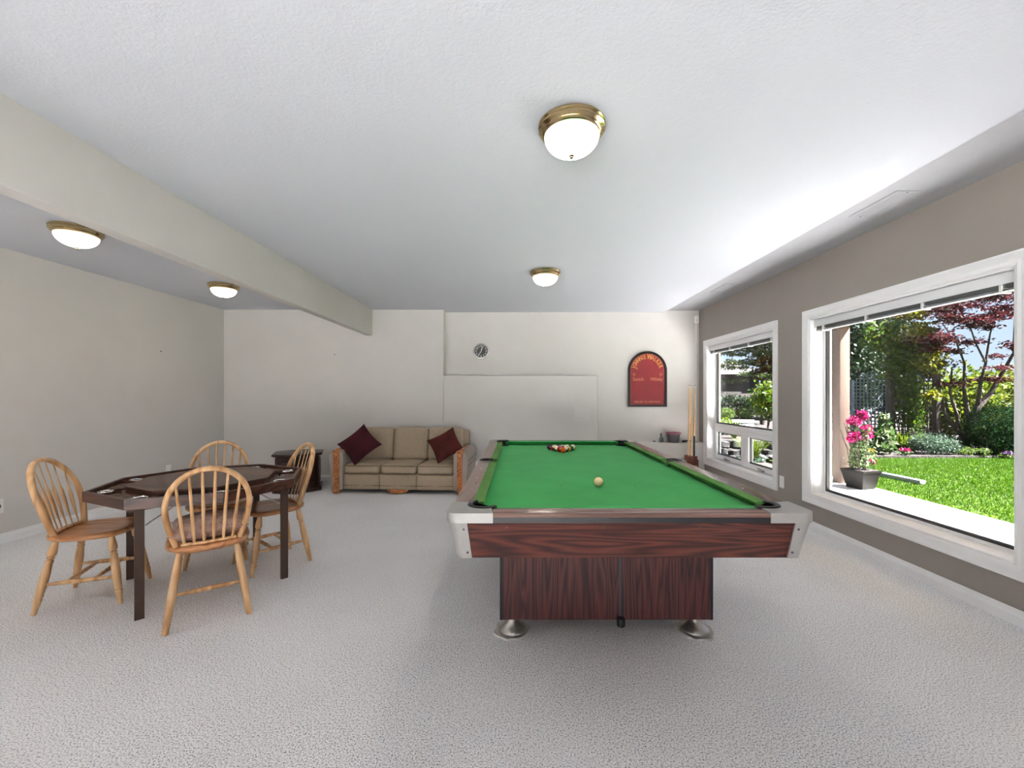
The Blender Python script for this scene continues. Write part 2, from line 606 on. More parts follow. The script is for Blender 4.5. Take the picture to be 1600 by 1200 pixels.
def pillow(w, h, t, n=14, tuft=0.0, seed=0):
    """square scatter cushion lying in the xy plane, pinched at its corners"""
    rnd = random.Random(seed)
    vs, fs = [], []
    for side in (1, -1):
        for i in range(n + 1):
            for j in range(n + 1):
                u, v = 2 * i / n - 1, 2 * j / n - 1
                x = u * (1 - 0.10 * (1 - v * v) * abs(u))
                y = v * (1 - 0.10 * (1 - u * u) * abs(v))
                z = ((1 - u ** 4) * (1 - v ** 4)) ** 0.55 * (0.85 + 0.15 * math.cos(u * 2) * math.cos(v * 2))
                if tuft:
                    for (a, b) in ((-.4, -.4), (.4, -.4), (-.4, .4), (.4, .4)):
                        z -= tuft * math.exp(-((u - a) ** 2 + (v - b) ** 2) / 0.03)
                z += 0.03 * rnd.uniform(-1, 1) * (1 - u * u) * (1 - v * v)
                vs.append((x * w / 2, y * h / 2, side * z * t / 2))
    N = (n + 1) * (n + 1)
    for s in range(2):
        for i in range(n):
            for j in range(n):
                a = s * N + i * (n + 1) + j
                q = (a, a + n + 1, a + n + 2, a + 1)
                fs.append(q if s == 0 else tuple(reversed(q)))
    bm = bmesh.new()
    bvs = [bm.verts.new(p) for p in vs]
    for f in fs:
        bm.faces.new([bvs[i] for i in f])
    bmesh.ops.remove_doubles(bm, verts=bm.verts, dist=1e-5)
    return MB().bm(bm)


def text_mesh(body, size, name, mat, parent, mtx, extrude=0.002, bold=False, align='CENTER', shear=0.0):
    cu = bpy.data.curves.new('lettering', 'FONT')
    cu.body = body
    cu.size = size
    cu.extrude = extrude
    cu.align_x = align
    cu.align_y = 'CENTER'
    cu.shear = shear
    if bold:
        cu.offset = size * 0.025
    cu.resolution_u = 3
    tmp = bpy.data.objects.new('lettering', cu)
    COL.objects.link(tmp)
    dg = bpy.context.evaluated_depsgraph_get()
    me = bpy.data.meshes.new_from_object(tmp.evaluated_get(dg))
    bpy.data.objects.remove(tmp)
    bpy.data.curves.remove(cu)
    me.transform(mtx)
    me.materials.clear()
    me.materials.append(M[mat])
    o = bpy.data.objects.new(name, me)
    COL.objects.link(o)
    o.parent = parent
    return o


def np_mesh(name, verts, faces_n, mat, parent=None):
    """verts (N*k,3), consecutive faces of faces_n corners"""
    me = bpy.data.meshes.new(name)
    nv = len(verts)
    nf = nv // faces_n
    me.vertices.add(nv)
    me.vertices.foreach_set('co', np.asarray(verts, dtype=np.float32).ravel())
    me.loops.add(nv)
    me.loops.foreach_set('vertex_index', np.arange(nv, dtype=np.int32))
    me.polygons.add(nf)
    me.polygons.foreach_set('loop_start', np.arange(0, nv, faces_n, dtype=np.int32))
    me.update(calc_edges=True)
    me.materials.append(M[mat] if isinstance(mat, str) else mat)
    o = bpy.data.objects.new(name, me)
    COL.objects.link(o)
    if parent is not None:
        o.parent = parent
    return o


def leaves(name, mat, blobs, n, size, seed, parent, shell=0.55, long=1.6, droop=0.0, flat=0.0):
    """leaf blades scattered through ellipsoids (x,y,z,rx,ry,rz)"""
    rg = np.random.default_rng(seed)
    vol = np.array([b[3] * b[4] * b[5] for b in blobs]) ** 0.8
    idx = rg.choice(len(blobs), n, p=vol / vol.sum())
    B = np.array(blobs)[idx]
    d = rg.normal(size=(n, 3))
    d /= np.linalg.norm(d, axis=1)[:, None]
    rad = (shell + (1 - shell) * rg.random(n)) ** 1.0
    rad *= 1 + 0.12 * rg.normal(size=n)
    c = B[:, :3] + d * B[:, 3:] * rad[:, None]
    a = rg.normal(size=(n, 3)) + 0.5 * d
    a[:, 2] -= droop
    if flat:
        a[:, 2] *= (1 - flat)
    a /= np.linalg.norm(a, axis=1)[:, None]
    t = rg.normal(size=(n, 3))
    b = np.cross(a, t)
    b /= np.linalg.norm(b, axis=1)[:, None]
    s = (size * (0.6 + 0.8 * rg.random(n)))[:, None]
    hw = s / long / 1.3
    q = np.stack([c - a * s * .5, c + b * hw * .5 - a * s * .08, c + a * s * .5, c - b * hw * .5 - a * s * .08], axis=1)
    return np_mesh(name, q.reshape(-1, 3), 4, mat, parent)


def blades(name, mat, spots, n, length, width, seed, parent, spread=0.6, arch=0.5):
    """arching grass-like leaves from each spot (x,y,z)"""
    rg = np.random.default_rng(seed)
    out = []
    S = np.array(spots)
    for i in range(n):
        s = S[rg.integers(len(S))]
        az = rg.random() * 2 * PI
        L = length * (0.6 + 0.5 * rg.random())
        lean = spread * rg.random()
        dh = np.array([math.cos(az), math.sin(az), 0])
        sd = np.array([-math.sin(az), math.cos(az), 0]) * width / 2
        p = s + dh * 0.03 * rg.random()
        prev = None
        for k in range(5):
            t = k / 4
            pos = p + dh * L * (lean * t + arch * 0.6 * t * t) + np.array([0, 0, L * (t - arch * 0.55 * t * t)])
            w = sd * (1 - t) ** 0.6
            cur = (pos - w, pos + w)
            if prev is not None:
                out += [prev[0], prev[1], cur[1], cur[0]]
            prev = cur
    return np_mesh(name, np.array(out), 4, mat, parent)


# ------------------------------------------------------------------ room shell
CEIL = 2.472
XR, XL = 2.70, -4.25            # right and left wall planes
YA, YB = 6.109, 6.297           # far wall plane, recessed far wall plane
Y0 = -1.7                       # wall behind the camera
XS = 2.21                       # where the stippled ceiling stops
T = 0.165

floor = struct(box('floor', 'carpet', XL - 0.3, XR + 0.02, Y0 - 0.2, YB + 0.1, -0.12, 0.0), 'pale grey looped carpet with dark flecks')

c = MB().box(XL - 0.3, XS - 0.05, Y0 - 0.2, YB + 0.3, CEIL, CEIL + 0.2)
prof = []
for k in range(7):
    th = PI / 2 * k / 6
    prof.append((XS - 0.05 + 0.05 * math.sin(th), CEIL + 0.05 * (1 - math.cos(th)) * 0.55))
vs = [(x, y, z) for y in (Y0 - 0.2, YB + 0.3) for x, z in prof]
n = len(prof)
c.add(vs, [(i, i + 1, n + i + 1, n + i) for i in range(n - 1)])
ceiling = struct(c.build('ceiling', 'ceiling'), 'white stippled ceiling')
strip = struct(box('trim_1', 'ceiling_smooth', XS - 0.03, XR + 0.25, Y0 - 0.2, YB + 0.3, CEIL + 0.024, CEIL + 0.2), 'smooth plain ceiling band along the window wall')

# left wall (very slightly out of square with the far wall)
wl = MB()
xl0 = XL - 0.023 * 3.4
wl.prism([(xl0 - 0.2, Y0 - 0.2), (xl0 - 0.10, Y0 - 0.2), (XL, YA), (XL, YA + 0.2), (XL - 0.2, YA + 0.2)], 0, CEIL + 0.02)
wall_left = struct(wl.build('wall_left', 'wall'), 'plain light beige wall')

# far wall: flush part, niche above a tall stub wall, low ledge in the corner
XN, XSTEP = -1.074, 1.148
wb = MB()
wb.box(XL - 0.2, XN, YA, YB + 0.2, 0, CEIL + 0.02)
wb.box(XN, XR + 0.2, YB, YB + 0.2, 0, CEIL + 0.03)
wb.box(XN - 0.02, XSTEP, YA, YB + 0.03, -0.03, 1.522, 0.014, 3)
wb.box(XSTEP - 0.03, XR + 0.03, YA, YB + 0.03, -0.03, 0.546, 0.014, 3)
wall_back = struct(wb.build('wall_back', 'wall'), 'beige far wall with a stepped niche and low ledge')

# beam
beam = struct(box('beam', 'wall', -2.20, -2.101, Y0, YA, 2.097, CEIL + 0.01, bev=0.006), 'beige ceiling beam')
beam.name = 'trim_2'

# right wall with openings
W1 = (4.46, 6.03, 0.325, 1.94)
W2 = (2.283, 3.908, 0.325, 1.945)
wr = MB()
ys = [Y0 - 0.2, W2[0], W2[1], W1[0], W1[1], YB + 0.2]
for a, b_ in ((0, 1), (2, 3), (4, 5)):
    wr.box(XR, XR + T, ys[a], ys[b_], 0, CEIL + 0.03)
for w in (W1, W2):
    wr.box(XR, XR + T, w[0], w[1], w[3], CEIL + 0.03)
    if w[2] > 0:
        wr.box(XR, XR + T, w[0], w[1], 0, w[2])
wall_right = struct(wr.build('wall_right', 'taupe'), 'taupe window wall')
# outside face of the house
we = MB()
for a, b_ in ((0, 1), (2, 3), (4, 5)):
    we.box(XR + T, XR + T + 0.02, ys[a], ys[b_], 0, CEIL + 0.6)
for w in (W1, W2):
    we.box(XR + T, XR + T + 0.02, w[0], w[1], w[3], CEIL + 0.6)
    if w[2] > 0:
        we.box(XR + T, XR + T + 0.02, w[0], w[1], 0, w[2])
struct(we.build('wall_exterior', 'siding'), 'stucco outside face of the house')

# unseen wall behind the camera; its wide opening is added to let in light
wq = MB()
OX0, OX1, OZ = -3.2, 1.5, 2.15
wq.box(XL - 0.5, OX0, Y0 - 0.2, Y0, 0, CEIL + 0.02)
wq.box(OX1, XR + T, Y0 - 0.2, Y0, 0, CEIL + 0.02)
wq.box(OX0, OX1, Y0 - 0.2, Y0, OZ, CEIL + 0.02)
struct(wq.build('wall_rear', 'wall'), 'unseen wall opposite the far wall, with a wide opening added for daylight')

# baseboards
def baseboard(name, p0, p1, nrm):
    d = Vector((p1[0] - p0[0], p1[1] - p0[1], 0))
    L = d.length
    prof2 = [(0, 0), (0.016, 0), (0.016, 0.052), (0.013, 0.060), (0.010, 0.066), (0.008, 0.078), (0.004, 0.085), (0, 0.086)]
    vs = []
    for q in (p0, p1):
        for o_, z in prof2:
            vs.append((q[0] + nrm[0] * o_, q[1] + nrm[1] * o_, z))
    k = len(prof2)
    fs = [(i, (i + 1) % k, k + (i + 1) % k, k + i) for i in range(k)] + [tuple(range(k)), tuple(range(2 * k - 1, k - 1, -1))]
    return struct(MB().add(vs, fs).build(name, 'white', smooth=20))


baseboard('baseboard_left', (xl0 - 0.1, Y0), (XL, YA - 0.0), (1, 0.02))
baseboard('baseboard_back', (XL, YA), (XR, YA), (0, -1))
baseboard('baseboard_right', (XR, Y0), (XR, YA - 0.017), (-1, 0))


# ------------------------------------------------------------------ windows
def casing_profile():
    return [(0, 0), (0, 0.018), (0.012, 0.022), (0.030, 0.018), (0.045, 0.012), (0.062, 0.014), (0.070, 0.010), (0.072, 0)]


def casing(name, w, parent, wd=0.078):
    """moulded frame around the opening, on the room face"""
    y0, y1, z0, z1 = w
    pr = casing_profile()
    vs, fs = [], []
    k = len(pr)
    corners = [(y0, z0, -1, -1), (y1, z0, 1, -1), (y1, z1, 1, 1), (y0, z1, -1, 1)]
    for (y, z, sy, sz) in corners:
        for o_, h in pr:
            q = wd - o_ * wd / 0.072
            vs.append((XR - h - 0.0005, y + sy * q, z + sz * q))
    for i in range(4):
        j = (i + 1) % 4
        for a in range(k - 1):
            fs.append((i * k + a, j * k + a, j * k + a + 1, i * k + a + 1))
    return MB().add(vs, fs).build(name, 'white', parent, smooth=25)


XG = 2.83   # glass plane


def ring_yz(mb, y0, y1, z0, z1, wd, x0, x1):
    mb.box(x0, x1, y0, y0 + wd, z0, z1)
    mb.box(x0, x1, y1 - wd, y1, z0, z1)
    mb.box(x0, x1, y0 + wd, y1 - wd, z0, z0 + wd)
    mb.box(x0, x1, y0 + wd, y1 - wd, z1 - wd, z1)
    return mb


def window(idx, w, lights):
    y0, y1, z0, z1 = w
    win = bpy.data.objects.new('window_%d' % idx, None)
    COL.objects.link(win)
    win.location = (0, 0, 0)
    win['kind'] = 'structure'
    win['label'] = ['white framed window with two small crank sashes below a fixed pane', 'wide white framed picture window onto the lawn'][idx - 1]
    casing('casing', w, win)
    rv = MB()
    rv.box(XR - 0.004, XG + 0.03, y0 - 0.0, y0 + 0.012, z0, z1)
    rv.box(XR - 0.004, XG + 0.03, y1 - 0.012, y1 + 0.0, z0, z1)
    rv.box(XR - 0.004, XG + 0.03, y0 + 0.012, y1 - 0.012, z1 - 0.012, z1 + 0.0)
    rv.build('jamb', 'white', win)
    MB().box(XR - 0.012, XG + 0.03, y0 + 0.012, y1 - 0.012, z0 - 0.002, z0 + 0.014, 0.004).build('window_sill', 'white', win)
    return win, (y0 + 0.012, y1 - 0.012, z0 + 0.014, z1 - 0.012)


def pane(win, y0, y1, z0, z1, x=XG):
    g = ring_yz(MB(), y0, y1, z0, z1, 0.018, x - 0.008, x + 0.02).build('gasket', 'gasket', win)
    box('pane', 'glass', x + 0.004, x + 0.008, y0 + 0.012, y1 - 0.012, z0 + 0.012, z1 - 0.012, win)


# picture window
win2, (a0, a1, b0, b1) = window(2, W2, 1)
ring_yz(MB(), a0, a1, b0, b1, 0.022, XG - 0.004, XG + 0.05).build('window_frame', 'vinyl', win2)
pane(win2, a0 + 0.022, a1 - 0.022, b0 + 0.022, b1 - 0.022)

# three-light window
win1, (a0, a1, b0, b1) = window(1, W1, 3)
zt = 0.81
ring_yz(MB(), a0, a1, b0, b1, 0.022, XG - 0.004, XG + 0.05).build('window_frame', 'vinyl', win1)
MB().box(XG - 0.035, XG + 0.05, a0 + 0.022, a1 - 0.022, zt - 0.035, zt + 0.03, 0.006).build('transom_bar', 'vinyl', win1)
pane(win1, a0 + 0.022, a1 - 0.022, zt + 0.03, b1 - 0.022)
ym = 5.215
MB().box(XG - 0.03, XG + 0.05, ym - 0.035, ym + 0.035, b0 + 0.022, zt - 0.035, 0.005).build('mullion', 'vinyl', win1)
for (s0, s1) in ((a0 + 0.022, ym - 0.035), (ym + 0.035, a1 - 0.022)):
    sash = ring_yz(MB(), s0, s1, b0 + 0.022, zt - 0.035, 0.05, XG - 0.03, XG + 0.03).build('sash', 'vinyl', win1)
    ring_yz(MB(), s0 + 0.05, s1 - 0.05, b0 + 0.072, zt - 0.085, 0.012, XG - 0.012, XG + 0.015).build('gasket', 'gasket', sash)
    box('pane', 'glass', XG - 0.002, XG + 0.003, s0 + 0.06, s1 - 0.06, b0 + 0.08, zt - 0.095, sash)
    cy = (s0 + s1) / 2
    cr = MB().box(XG - 0.06, XG - 0.028, cy - 0.045, cy + 0.045, b0 + 0.028, b0 + 0.042, 0.004)
    cr.tube([(XG - 0.055, cy - 0.03, b0 + 0.046), (XG - 0.065, cy + 0.02, b0 + 0.056), (XG - 0.06, cy + 0.05, b0 + 0.05)], 0.006)
    cr.build('crank_handle', 'silver', sash)


def blinds(y0, y1, ztop, label, cords):
    b = thing('venetian_blind', label, 'blind', (XR + 0.065, (y0 + y1) / 2, ztop), 0, 'raised window blinds')
    hw = (y1 - y0) / 2 - 0.006
    hr = MB().box(-0.026, 0.026, -hw, hw, -0.034, -0.001, 0.003)
    hr.build('head_rail', 'blind', b)
    MB().box(-0.034, -0.028, -hw, hw, -0.066, -0.002, 0.002).build('valance', 'blind', b)
    s0 = None
    for k in range(12):
        z = -0.040 - 0.0042 * k
        if s0 is None:
            pts = [(-0.0235 + 0.047 * i / 4, 0.0018 * math.sin(PI * i / 4)) for i in range(5)]
            mb = MB()
            vs = [(x, y, zz + t) for t in (0.0, 0.0014) for y in (-hw + 0.004, hw - 0.004) for x, zz in pts]
            q = 5
            fs = [(i, i + 1, q + i + 1, q + i) for i in range(4)] + [(2 * q + i, 3 * q + i, 3 * q + i + 1, 2 * q + i + 1) for i in range(4)]
            fs += [(0, q, 3 * q, 2 * q), (4, 2 * q + 4, 3 * q + 4, q + 4)]
            s0 = mb.add(vs, fs).build('slat', 'blind_grey', b)
            s0.location = (0, 0, z)
        else:
            share(s0, b, (0, 0, z))
    MB().box(-0.025, 0.025, -hw + 0.004, hw - 0.004, -0.106, -0.092, 0.003).build('bottom_rail', 'blind_grey', b)
    for i in range(4):
        y = -hw + 2 * hw * (0.06 + 0.88 * i / 3)
        MB().box(-0.028, 0.028, y - 0.009, y + 0.009, -0.114, -0.040, 0.002).build('ladder_tape', 'plate', b)
    for (y, zz, lean) in cords:
        MB().tube([(-0.036, y, -0.05), (-0.05 - lean * 0.3, y + lean * 0.3, -0.05 + zz * 0.5), (-0.055 - lean, y + lean, zz)], 0.003, 6).build('pull_cord', 'plate', b)
    return b


blinds(W2[0] + 0.012, W2[1] - 0.012, W2[3] - 0.013, 'raised white venetian blind at the head of the wide picture window', [(0.77, -1.62, 0.0), (0.785, -1.66, 0.01)])
blinds(W1[0] + 0.012, W1[1] - 0.012, W1[3] - 0.013, 'raised white venetian blind at the head of the window by the cue rack', [(0.745, -1.33, 0.02)])

# ------------------------------------------------------------------ ceiling lamps
LS = [(0.245, 1.92), (0.274, 4.21), (-3.257, 3.12), (-3.285, 4.72), (0.25, -0.40), (-3.27, 1.50), (-3.27, -0.15)]  # the last entries are unseen lamps, added as fill light
LL = ['brass flush ceiling lamp with frosted dome, above the near end of the pool table',
      'brass flush ceiling lamp with frosted dome, above the racked balls end of the pool table',
      'brass flush ceiling lamp behind the beam, above the arrow-back chair by the left wall',
      'brass flush ceiling lamp behind the beam, toward the far wall corner',
      'unseen brass flush lamp added for fill light above the open carpet beyond the near end of the pool table',
      'unseen brass flush lamp added for fill light behind the beam, before the games table',
      'unseen brass flush lamp added for fill light behind the beam, closest to the added rear opening']


def make_lamp():
    b = thing('ceiling_lamp', LL[0], 'ceiling lamp', (0, 0, CEIL), 0, 'brass ceiling lamps')
    pan = [(0.0, 0.02), (0.0, 0.146), (0.10, 0.152), (0.20, 0.152), (0.30, 0.146), (0.38, 0.148), (0.52, 0.150), (0.62, 0.142), (0.72, 0.136), (0.80, 0.139), (0.9, 0.134), (1.0, 0.122), (1.0, 0.02)]
    MB().lathe((0, 0, -0.001), (0, 0, -0.056), pan, 40).build('brass_pan', 'brass', b, smooth=40)
    dome = []
    for k in range(13):
        th = PI / 2 * k / 12
        dome.append((math.sin(th) * 1.0, 0.125 * math.cos(th) + 0.0005))
    MB().lathe((0, 0, -0.05), (0, 0, -0.138), dome, 40).build('glass_dome', 'dome', b, smooth=60)
    MB().lathe((0, 0, -0.136), (0, 0, -0.156), [(0, 0.004), (0.05, 0.012), (0.4, 0.013), (0.6, 0.008), (0.8, 0.009), (1, 0.003)], 14).build('finial', 'finial', b)
    return b


lamp0 = make_lamp()
for i, (x, y) in enumerate(LS):
    if i == 0:
        L = lamp0
    else:
        L = share(lamp0)
        L['label'] = LL[i]
        for ch in lamp0.children:
            share(ch, L)
    L.location = (x, y, CEIL)

# ceiling registers
for i, (x, y, lb) in enumerate(((2.40, 2.78, 'white ceiling air register above the wide picture window'), (2.42, 4.95, 'white ceiling air register above the window by the cue rack'))):
    v_ = thing('air_register', lb, 'vent', (x, y, CEIL + 0.024), 0, 'ceiling air registers')
    fr = MB()
    fr.box(-0.075, 0.075, -0.19, -0.165, -0.006, 0)
    fr.box(-0.075, 0.075, 0.165, 0.19, -0.006, 0)
    fr.box(-0.075, -0.05, -0.165, 0.165, -0.006, 0)
    fr.box(0.05, 0.075, -0.165, 0.165, -0.006, 0)
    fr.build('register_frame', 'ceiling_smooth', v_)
    s0 = None
    for k in range(7):
        xx = -0.043 + 0.0143 * k
        if s0 is None:
            s0 = MB().box(-0.0055, 0.0055, -0.165, 0.165, -0.0045, 0.0).build('louvre', 'ceiling_smooth', v_)
            s0.location = (xx, 0, 0)
        else:
            share(s0, v_, (xx, 0, 0))
    for yy in (-0.178, 0.178):
        MB().lathe((0, yy, -0.006), (0, yy, -0.008), [(0, 0.005), (1, 0.003)], 8).build('screw', 'grey_strip', v_)


# ------------------------------------------------------------------ pool table
def pool_table():
    xc, yc = 0.41, 2.7575
    nx, ny = 0.545, 1.1125        # cushion noses
    hx, hy = 0.668, 1.2375        # outer rail edges
    zt, zb = 0.815, 0.779
    t = thing('pool_table', 'green baize pool table with rosewood laminate sides and cast metal corners', 'pool table', (xc, yc, 0))
    px_, py_ = nx - 0.005, ny - 0.002       # corner pocket centres
    pr = 0.058
    # bed
    ex, ey = 0.59, 1.16
    pts = []
    for (sx, sy) in ((1, -1), (1, 1), (-1, 1), (-1, -1)):
        arc = []
        for k in range(9):
            th = R(-70 + 140 * k / 8)      # concave arc facing the centre
            base = math.atan2(-sy, -sx)
            arc.append((sx * (px_ + 0.012) + (pr + 0.004) * math.cos(base + th), sy * (py_ + 0.012) + (pr + 0.004) * math.sin(base + th)))
        # order counter-clockwise: reverse the arc because it is concave
        arc = arc[::-1]
        pts += arc
        if sy == 1 and sx == 1:
            pass
        if (sx, sy) == (1, -1):
            pts += [(ex, -0.05)] + [(ex + 0.012 - 0.045 * math.sin(PI * k / 6), -0.045 * math.cos(PI * k / 6)) for k in range(7)] + [(ex, 0.05)]
        if (sx, sy) == (-1, 1):
            pts += [(-ex, 0.05)] + [(-ex - 0.012 + 0.045 * math.sin(PI * k / 6), 0.045 * math.cos(PI * k / 6)) for k in range(7)] + [(-ex, -0.05)]
    MB().prism(pts, zb - 0.03, zb).build('bed_cloth', 'baize', t, smooth=0)
    box('slate_bed', 'slate', -0.50, 0.50, -1.02, 1.02, 0.70, zb - 0.031, t)

    def rail_section(length, horiz, cut0, cut1):
        """wood rail along +u from 0..length; v outward: 0 at outer edge, inward positive. returns wood, strip, cushion builders"""
        wd = 0.078
        prof_w = [(0.0, zt - 0.010), (0.004, zt - 0.003), (0.012, zt), (wd, zt), (wd, zt - 0.028), (0.0, zt - 0.028 + 0.008)]
        prof_s = [(-0.002, zt - 0.032), (-0.002, zt - 0.012), (0.02, zt - 0.012), (0.02, zt - 0.032)]
        nose = 0.668 - 0.545
        prof_c = [(wd, zt), (nose - 0.012, zt + 0.001), (nose, zt - 0.004), (nose - 0.003, zt - 0.010), (nose - 0.03, zb + 0.002), (wd, zb + 0.002)]
        return prof_w, prof_s, prof_c, wd, nose

    def sweep(prof_, f0, f1, place):
        """prof (v,z); ends at u = f0(v), f1(v)"""
        k = len(prof_)
        vs = [place(f0(v), v, z) for v, z in prof_] + [place(f1(v), v, z) for v, z in prof_]
        fs = [(i, (i + 1) % k, k + (i + 1) % k, k + i) for i in range(k)] + [tuple(range(k)), tuple(range(2 * k - 1, k - 1, -1))]
        return MB().add(vs, fs)

    pw, ps, pc, wd, nose = rail_section(1, 0, 0, 0)
    ca = 0.165      # casting leg length from the outer corner

    def do_rail(place, u0, u1, wmat, side0, side1):
        """side: 'c' corner casting end, 's' side pocket end"""
        def ends(side, u, sgn):
            if side == 'c':
                return (lambda v: u), (lambda v: u + sgn * (0.022 + 0.5 * (v - wd)))
            return (lambda v: u), (lambda v: u - sgn * (0.012 - 0.25 * (v - wd)))
        w0, c0 = ends(side0, u0, 1)
        w1, c1 = ends(side1, u1, -1)
        # cushions reach a little past the wood toward corner pockets
        if side0 == 'c':
            c0 = lambda v: u0 - 0.018 + 0.75 * (v - wd)
        if side1 == 'c':
            c1 = lambda v: u1 + 0.018 - 0.75 * (v - wd)
        if side0 == 's':
            c0 = lambda v: u0 + 0.002 + 0.35 * (v - wd)
        if side1 == 's':
            c1 = lambda v: u1 - 0.002 - 0.35 * (v - wd)
        r = sweep(pw, w0, w1, place).build('rail', wmat, t, smooth=30)
        sweep(ps, w0, w1, place).build('edge_strip', 'black_strip', r)
        sweep(pc, c0, c1, place).build('cushion', 'cushion_baize' if wmat == 'rail_y' else 'baize', r, smooth=25)
        L = abs(u1 - u0)
        for k in range(3 if wmat == 'rail_y' else 0):
            u = u0 + (u1 - u0) * (k + 1) / 4
            p = place(u, 0.045, zt)
            MB().lathe((p[0], p[1], zt - 0.001), (p[0], p[1], zt + 0.0006), [(0, 0.003), (1, 0.003)], 8).build('sight_dot', 'dial_white', r)

    sp = 0.055
    for sx in (-1, 1):
        for (u0, u1, s0, s1) in ((-hy + ca, -sp, 'c', 's'), (sp, hy - ca, 's', 'c')):
            do_rail(lambda u, v, z, sx=sx: (sx * (hx - v), u, z), u0, u1, 'rail_y', s0, s1)
    for sy in (-1, 1):
        do_rail(lambda u, v, z, sy=sy: (u, sy * (hy - v), z), -hx + ca, hx - ca, 'rail_x', 'c', 'c')

    # corner castings with pockets
    def corner_pts(inset=0.0):
        o = 0.004
        P = [(-o, ca + 0.004)]
        for k in range(7):
            th = PI + PI / 2 * k / 6
            P.append((0.05 - o + 0.05 * math.cos(th), 0.05 - o + 0.05 * math.sin(th)))
        P += [(ca + 0.004, -o), (ca - 0.008, 0.082)]
        cxp, cyp = hx - px_, hy - py_
        for k in range(13):
            th = R(-50 - 170 * k / 12)
            P.append((cxp + pr * math.cos(th), cyp + pr * math.sin(th)))
        P += [(0.082, ca - 0.008)]
        return P
    cp = corner_pts()
    for sx in (-1, 1):
        for sy in (-1, 1):
            pl = lambda a, b: (sx * (hx - a), sy * (hy - b))
            flip = sx * sy < 0
            q = [pl(a, b) for a, b in cp]
            if flip:
                q = q[::-1]
            cst = MB()
            cst.prism(q, zt - 0.032, zt + 0.003)
            cst = cst.build('corner_casting', 'alu', t, smooth=30)
            # lower shoe of the casting, tapering inward
            def shoe(o, w, off):
                S = [(o, w)]
                for k in range(7):
                    th = PI + PI / 2 * k / 6
                    S.append((o + 0.04 + 0.04 * math.cos(th), o + 0.04 + 0.04 * math.sin(th)))
                S += [(w, o), (w, o + 0.018), (o + 0.05, o + 0.05), (o + 0.018, w)]
                S = [pl(a + off, b + off) for a, b in S]
                return S[::-1] if flip else S
            MB().prism(shoe(0.0, 0.062, 0.028), 0.645, zt - 0.032, shoe(0.0, 0.070, 0.004)).build('casting_shoe', 'alu', cst, smooth=30)
            for (a, z) in ((0.062, 0.757), (0.075, 0.668)):
                p = pl(a, 0.006 + (0.787 - z) * 0.17)
                MB().lathe((p[0], p[1] + sy * 0.004, z), (p[0], p[1] - sy * 0.004, z), [(0, 0.0), (0.01, 0.0045), (1, 0.0045)], 8).build('screw', 'grey_strip', cst)
            # liner rim
            cxp, cyp = hx - px_, hy - py_
            path = []
            for k in range(17):
                th = R(-38 - 194 * k / 16)
                p = pl(cxp + (pr - 0.003) * math.cos(th), cyp + (pr - 0.003) * math.sin(th))
                path.append((p[0], p[1], zt + 0.003))
            ln = MB().tube(path, 0.011, 8, flat=0.55, normal=(0, 0, 1)).build('pocket_liner', 'rubber', t)
            p = pl(cxp, cyp)
            cup = MB()
            seg = 20
            vs, fs = [], []
            for (rr, z) in ((pr - 0.002, zt - 0.002), (pr - 0.004, 0.72), (pr - 0.012, 0.685), (0.0, 0.68)):
                for k in range(seg):
                    th = 2 * PI * k / seg
                    a, b = cxp + rr * math.cos(th), cyp + rr * math.sin(th)
                    zz = z
                    # wall is open toward the bed
                    if z > 0.75 and (math.cos(th) + math.sin(th)) > 0.35:
                        zz = zb - 0.004
                    qq = pl(a, b)
                    vs.append((qq[0], qq[1], zz))
            for i in range(3):
                for k in range(seg):
                    j = (k + 1) % seg
                    fs.append((i * seg + k, i * seg + j, (i + 1) * seg + j, (i + 1) * seg + k))
            MB().add(vs, fs).build('pocket_cup', 'rubber', ln)
    # side pockets
    for sx in (-1, 1):
        P = []
        r2 = 0.046
        cx = hx - 0.058
        P = [(sx * (hx + 0.004), -sp), (sx * (hx + 0.004), sp), (sx * (hx - 0.074), sp)]
        P += [(sx * (cx + r2 * math.cos(R(140 - 280 * k / 12))), r2 * math.sin(R(140 - 280 * k / 12))) for k in range(13)]
        P += [(sx * (hx - 0.074), -sp)]
        if sx < 0:
            P = P[::-1]
        MB().prism(P, zt - 0.032, zt + 0.002).build('side_casting', 'alu', t, smooth=30)
        path = [(sx * (cx + (r2 - 0.003) * math.cos(R(140 - 280 * k / 14))), (r2 - 0.003) * math.sin(R(140 - 280 * k / 14)), zt + 0.003) for k in range(15)]
        ln = MB().tube(path, 0.009, 8, flat=0.55, normal=(0, 0, 1)).build('pocket_liner', 'rubber', t)
        seg = 18
        vs, fs = [], []
        for (rr, z) in ((r2 - 0.002, zt - 0.002), (r2 - 0.004, 0.72), (0.0, 0.69)):
            for k in range(seg):
                th = 2 * PI * k / seg
                zz = z if not (z > 0.75 and math.cos(th) < -0.3) else zb - 0.004
                vs.append((sx * (cx + rr * math.cos(th)), rr * math.sin(th), zz))
        for i in range(2):
            for k in range(seg):
                j = (k + 1) % seg
                fs.append((i * seg + k, i * seg + j, (i + 1) * seg + j, (i + 1) * seg + k))
        MB().add(vs, fs).build('pocket_cup', 'rubber', ln)

    # aprons (tapering inward toward the bottom)
    zt2, z0 = zt - 0.033, 0.645
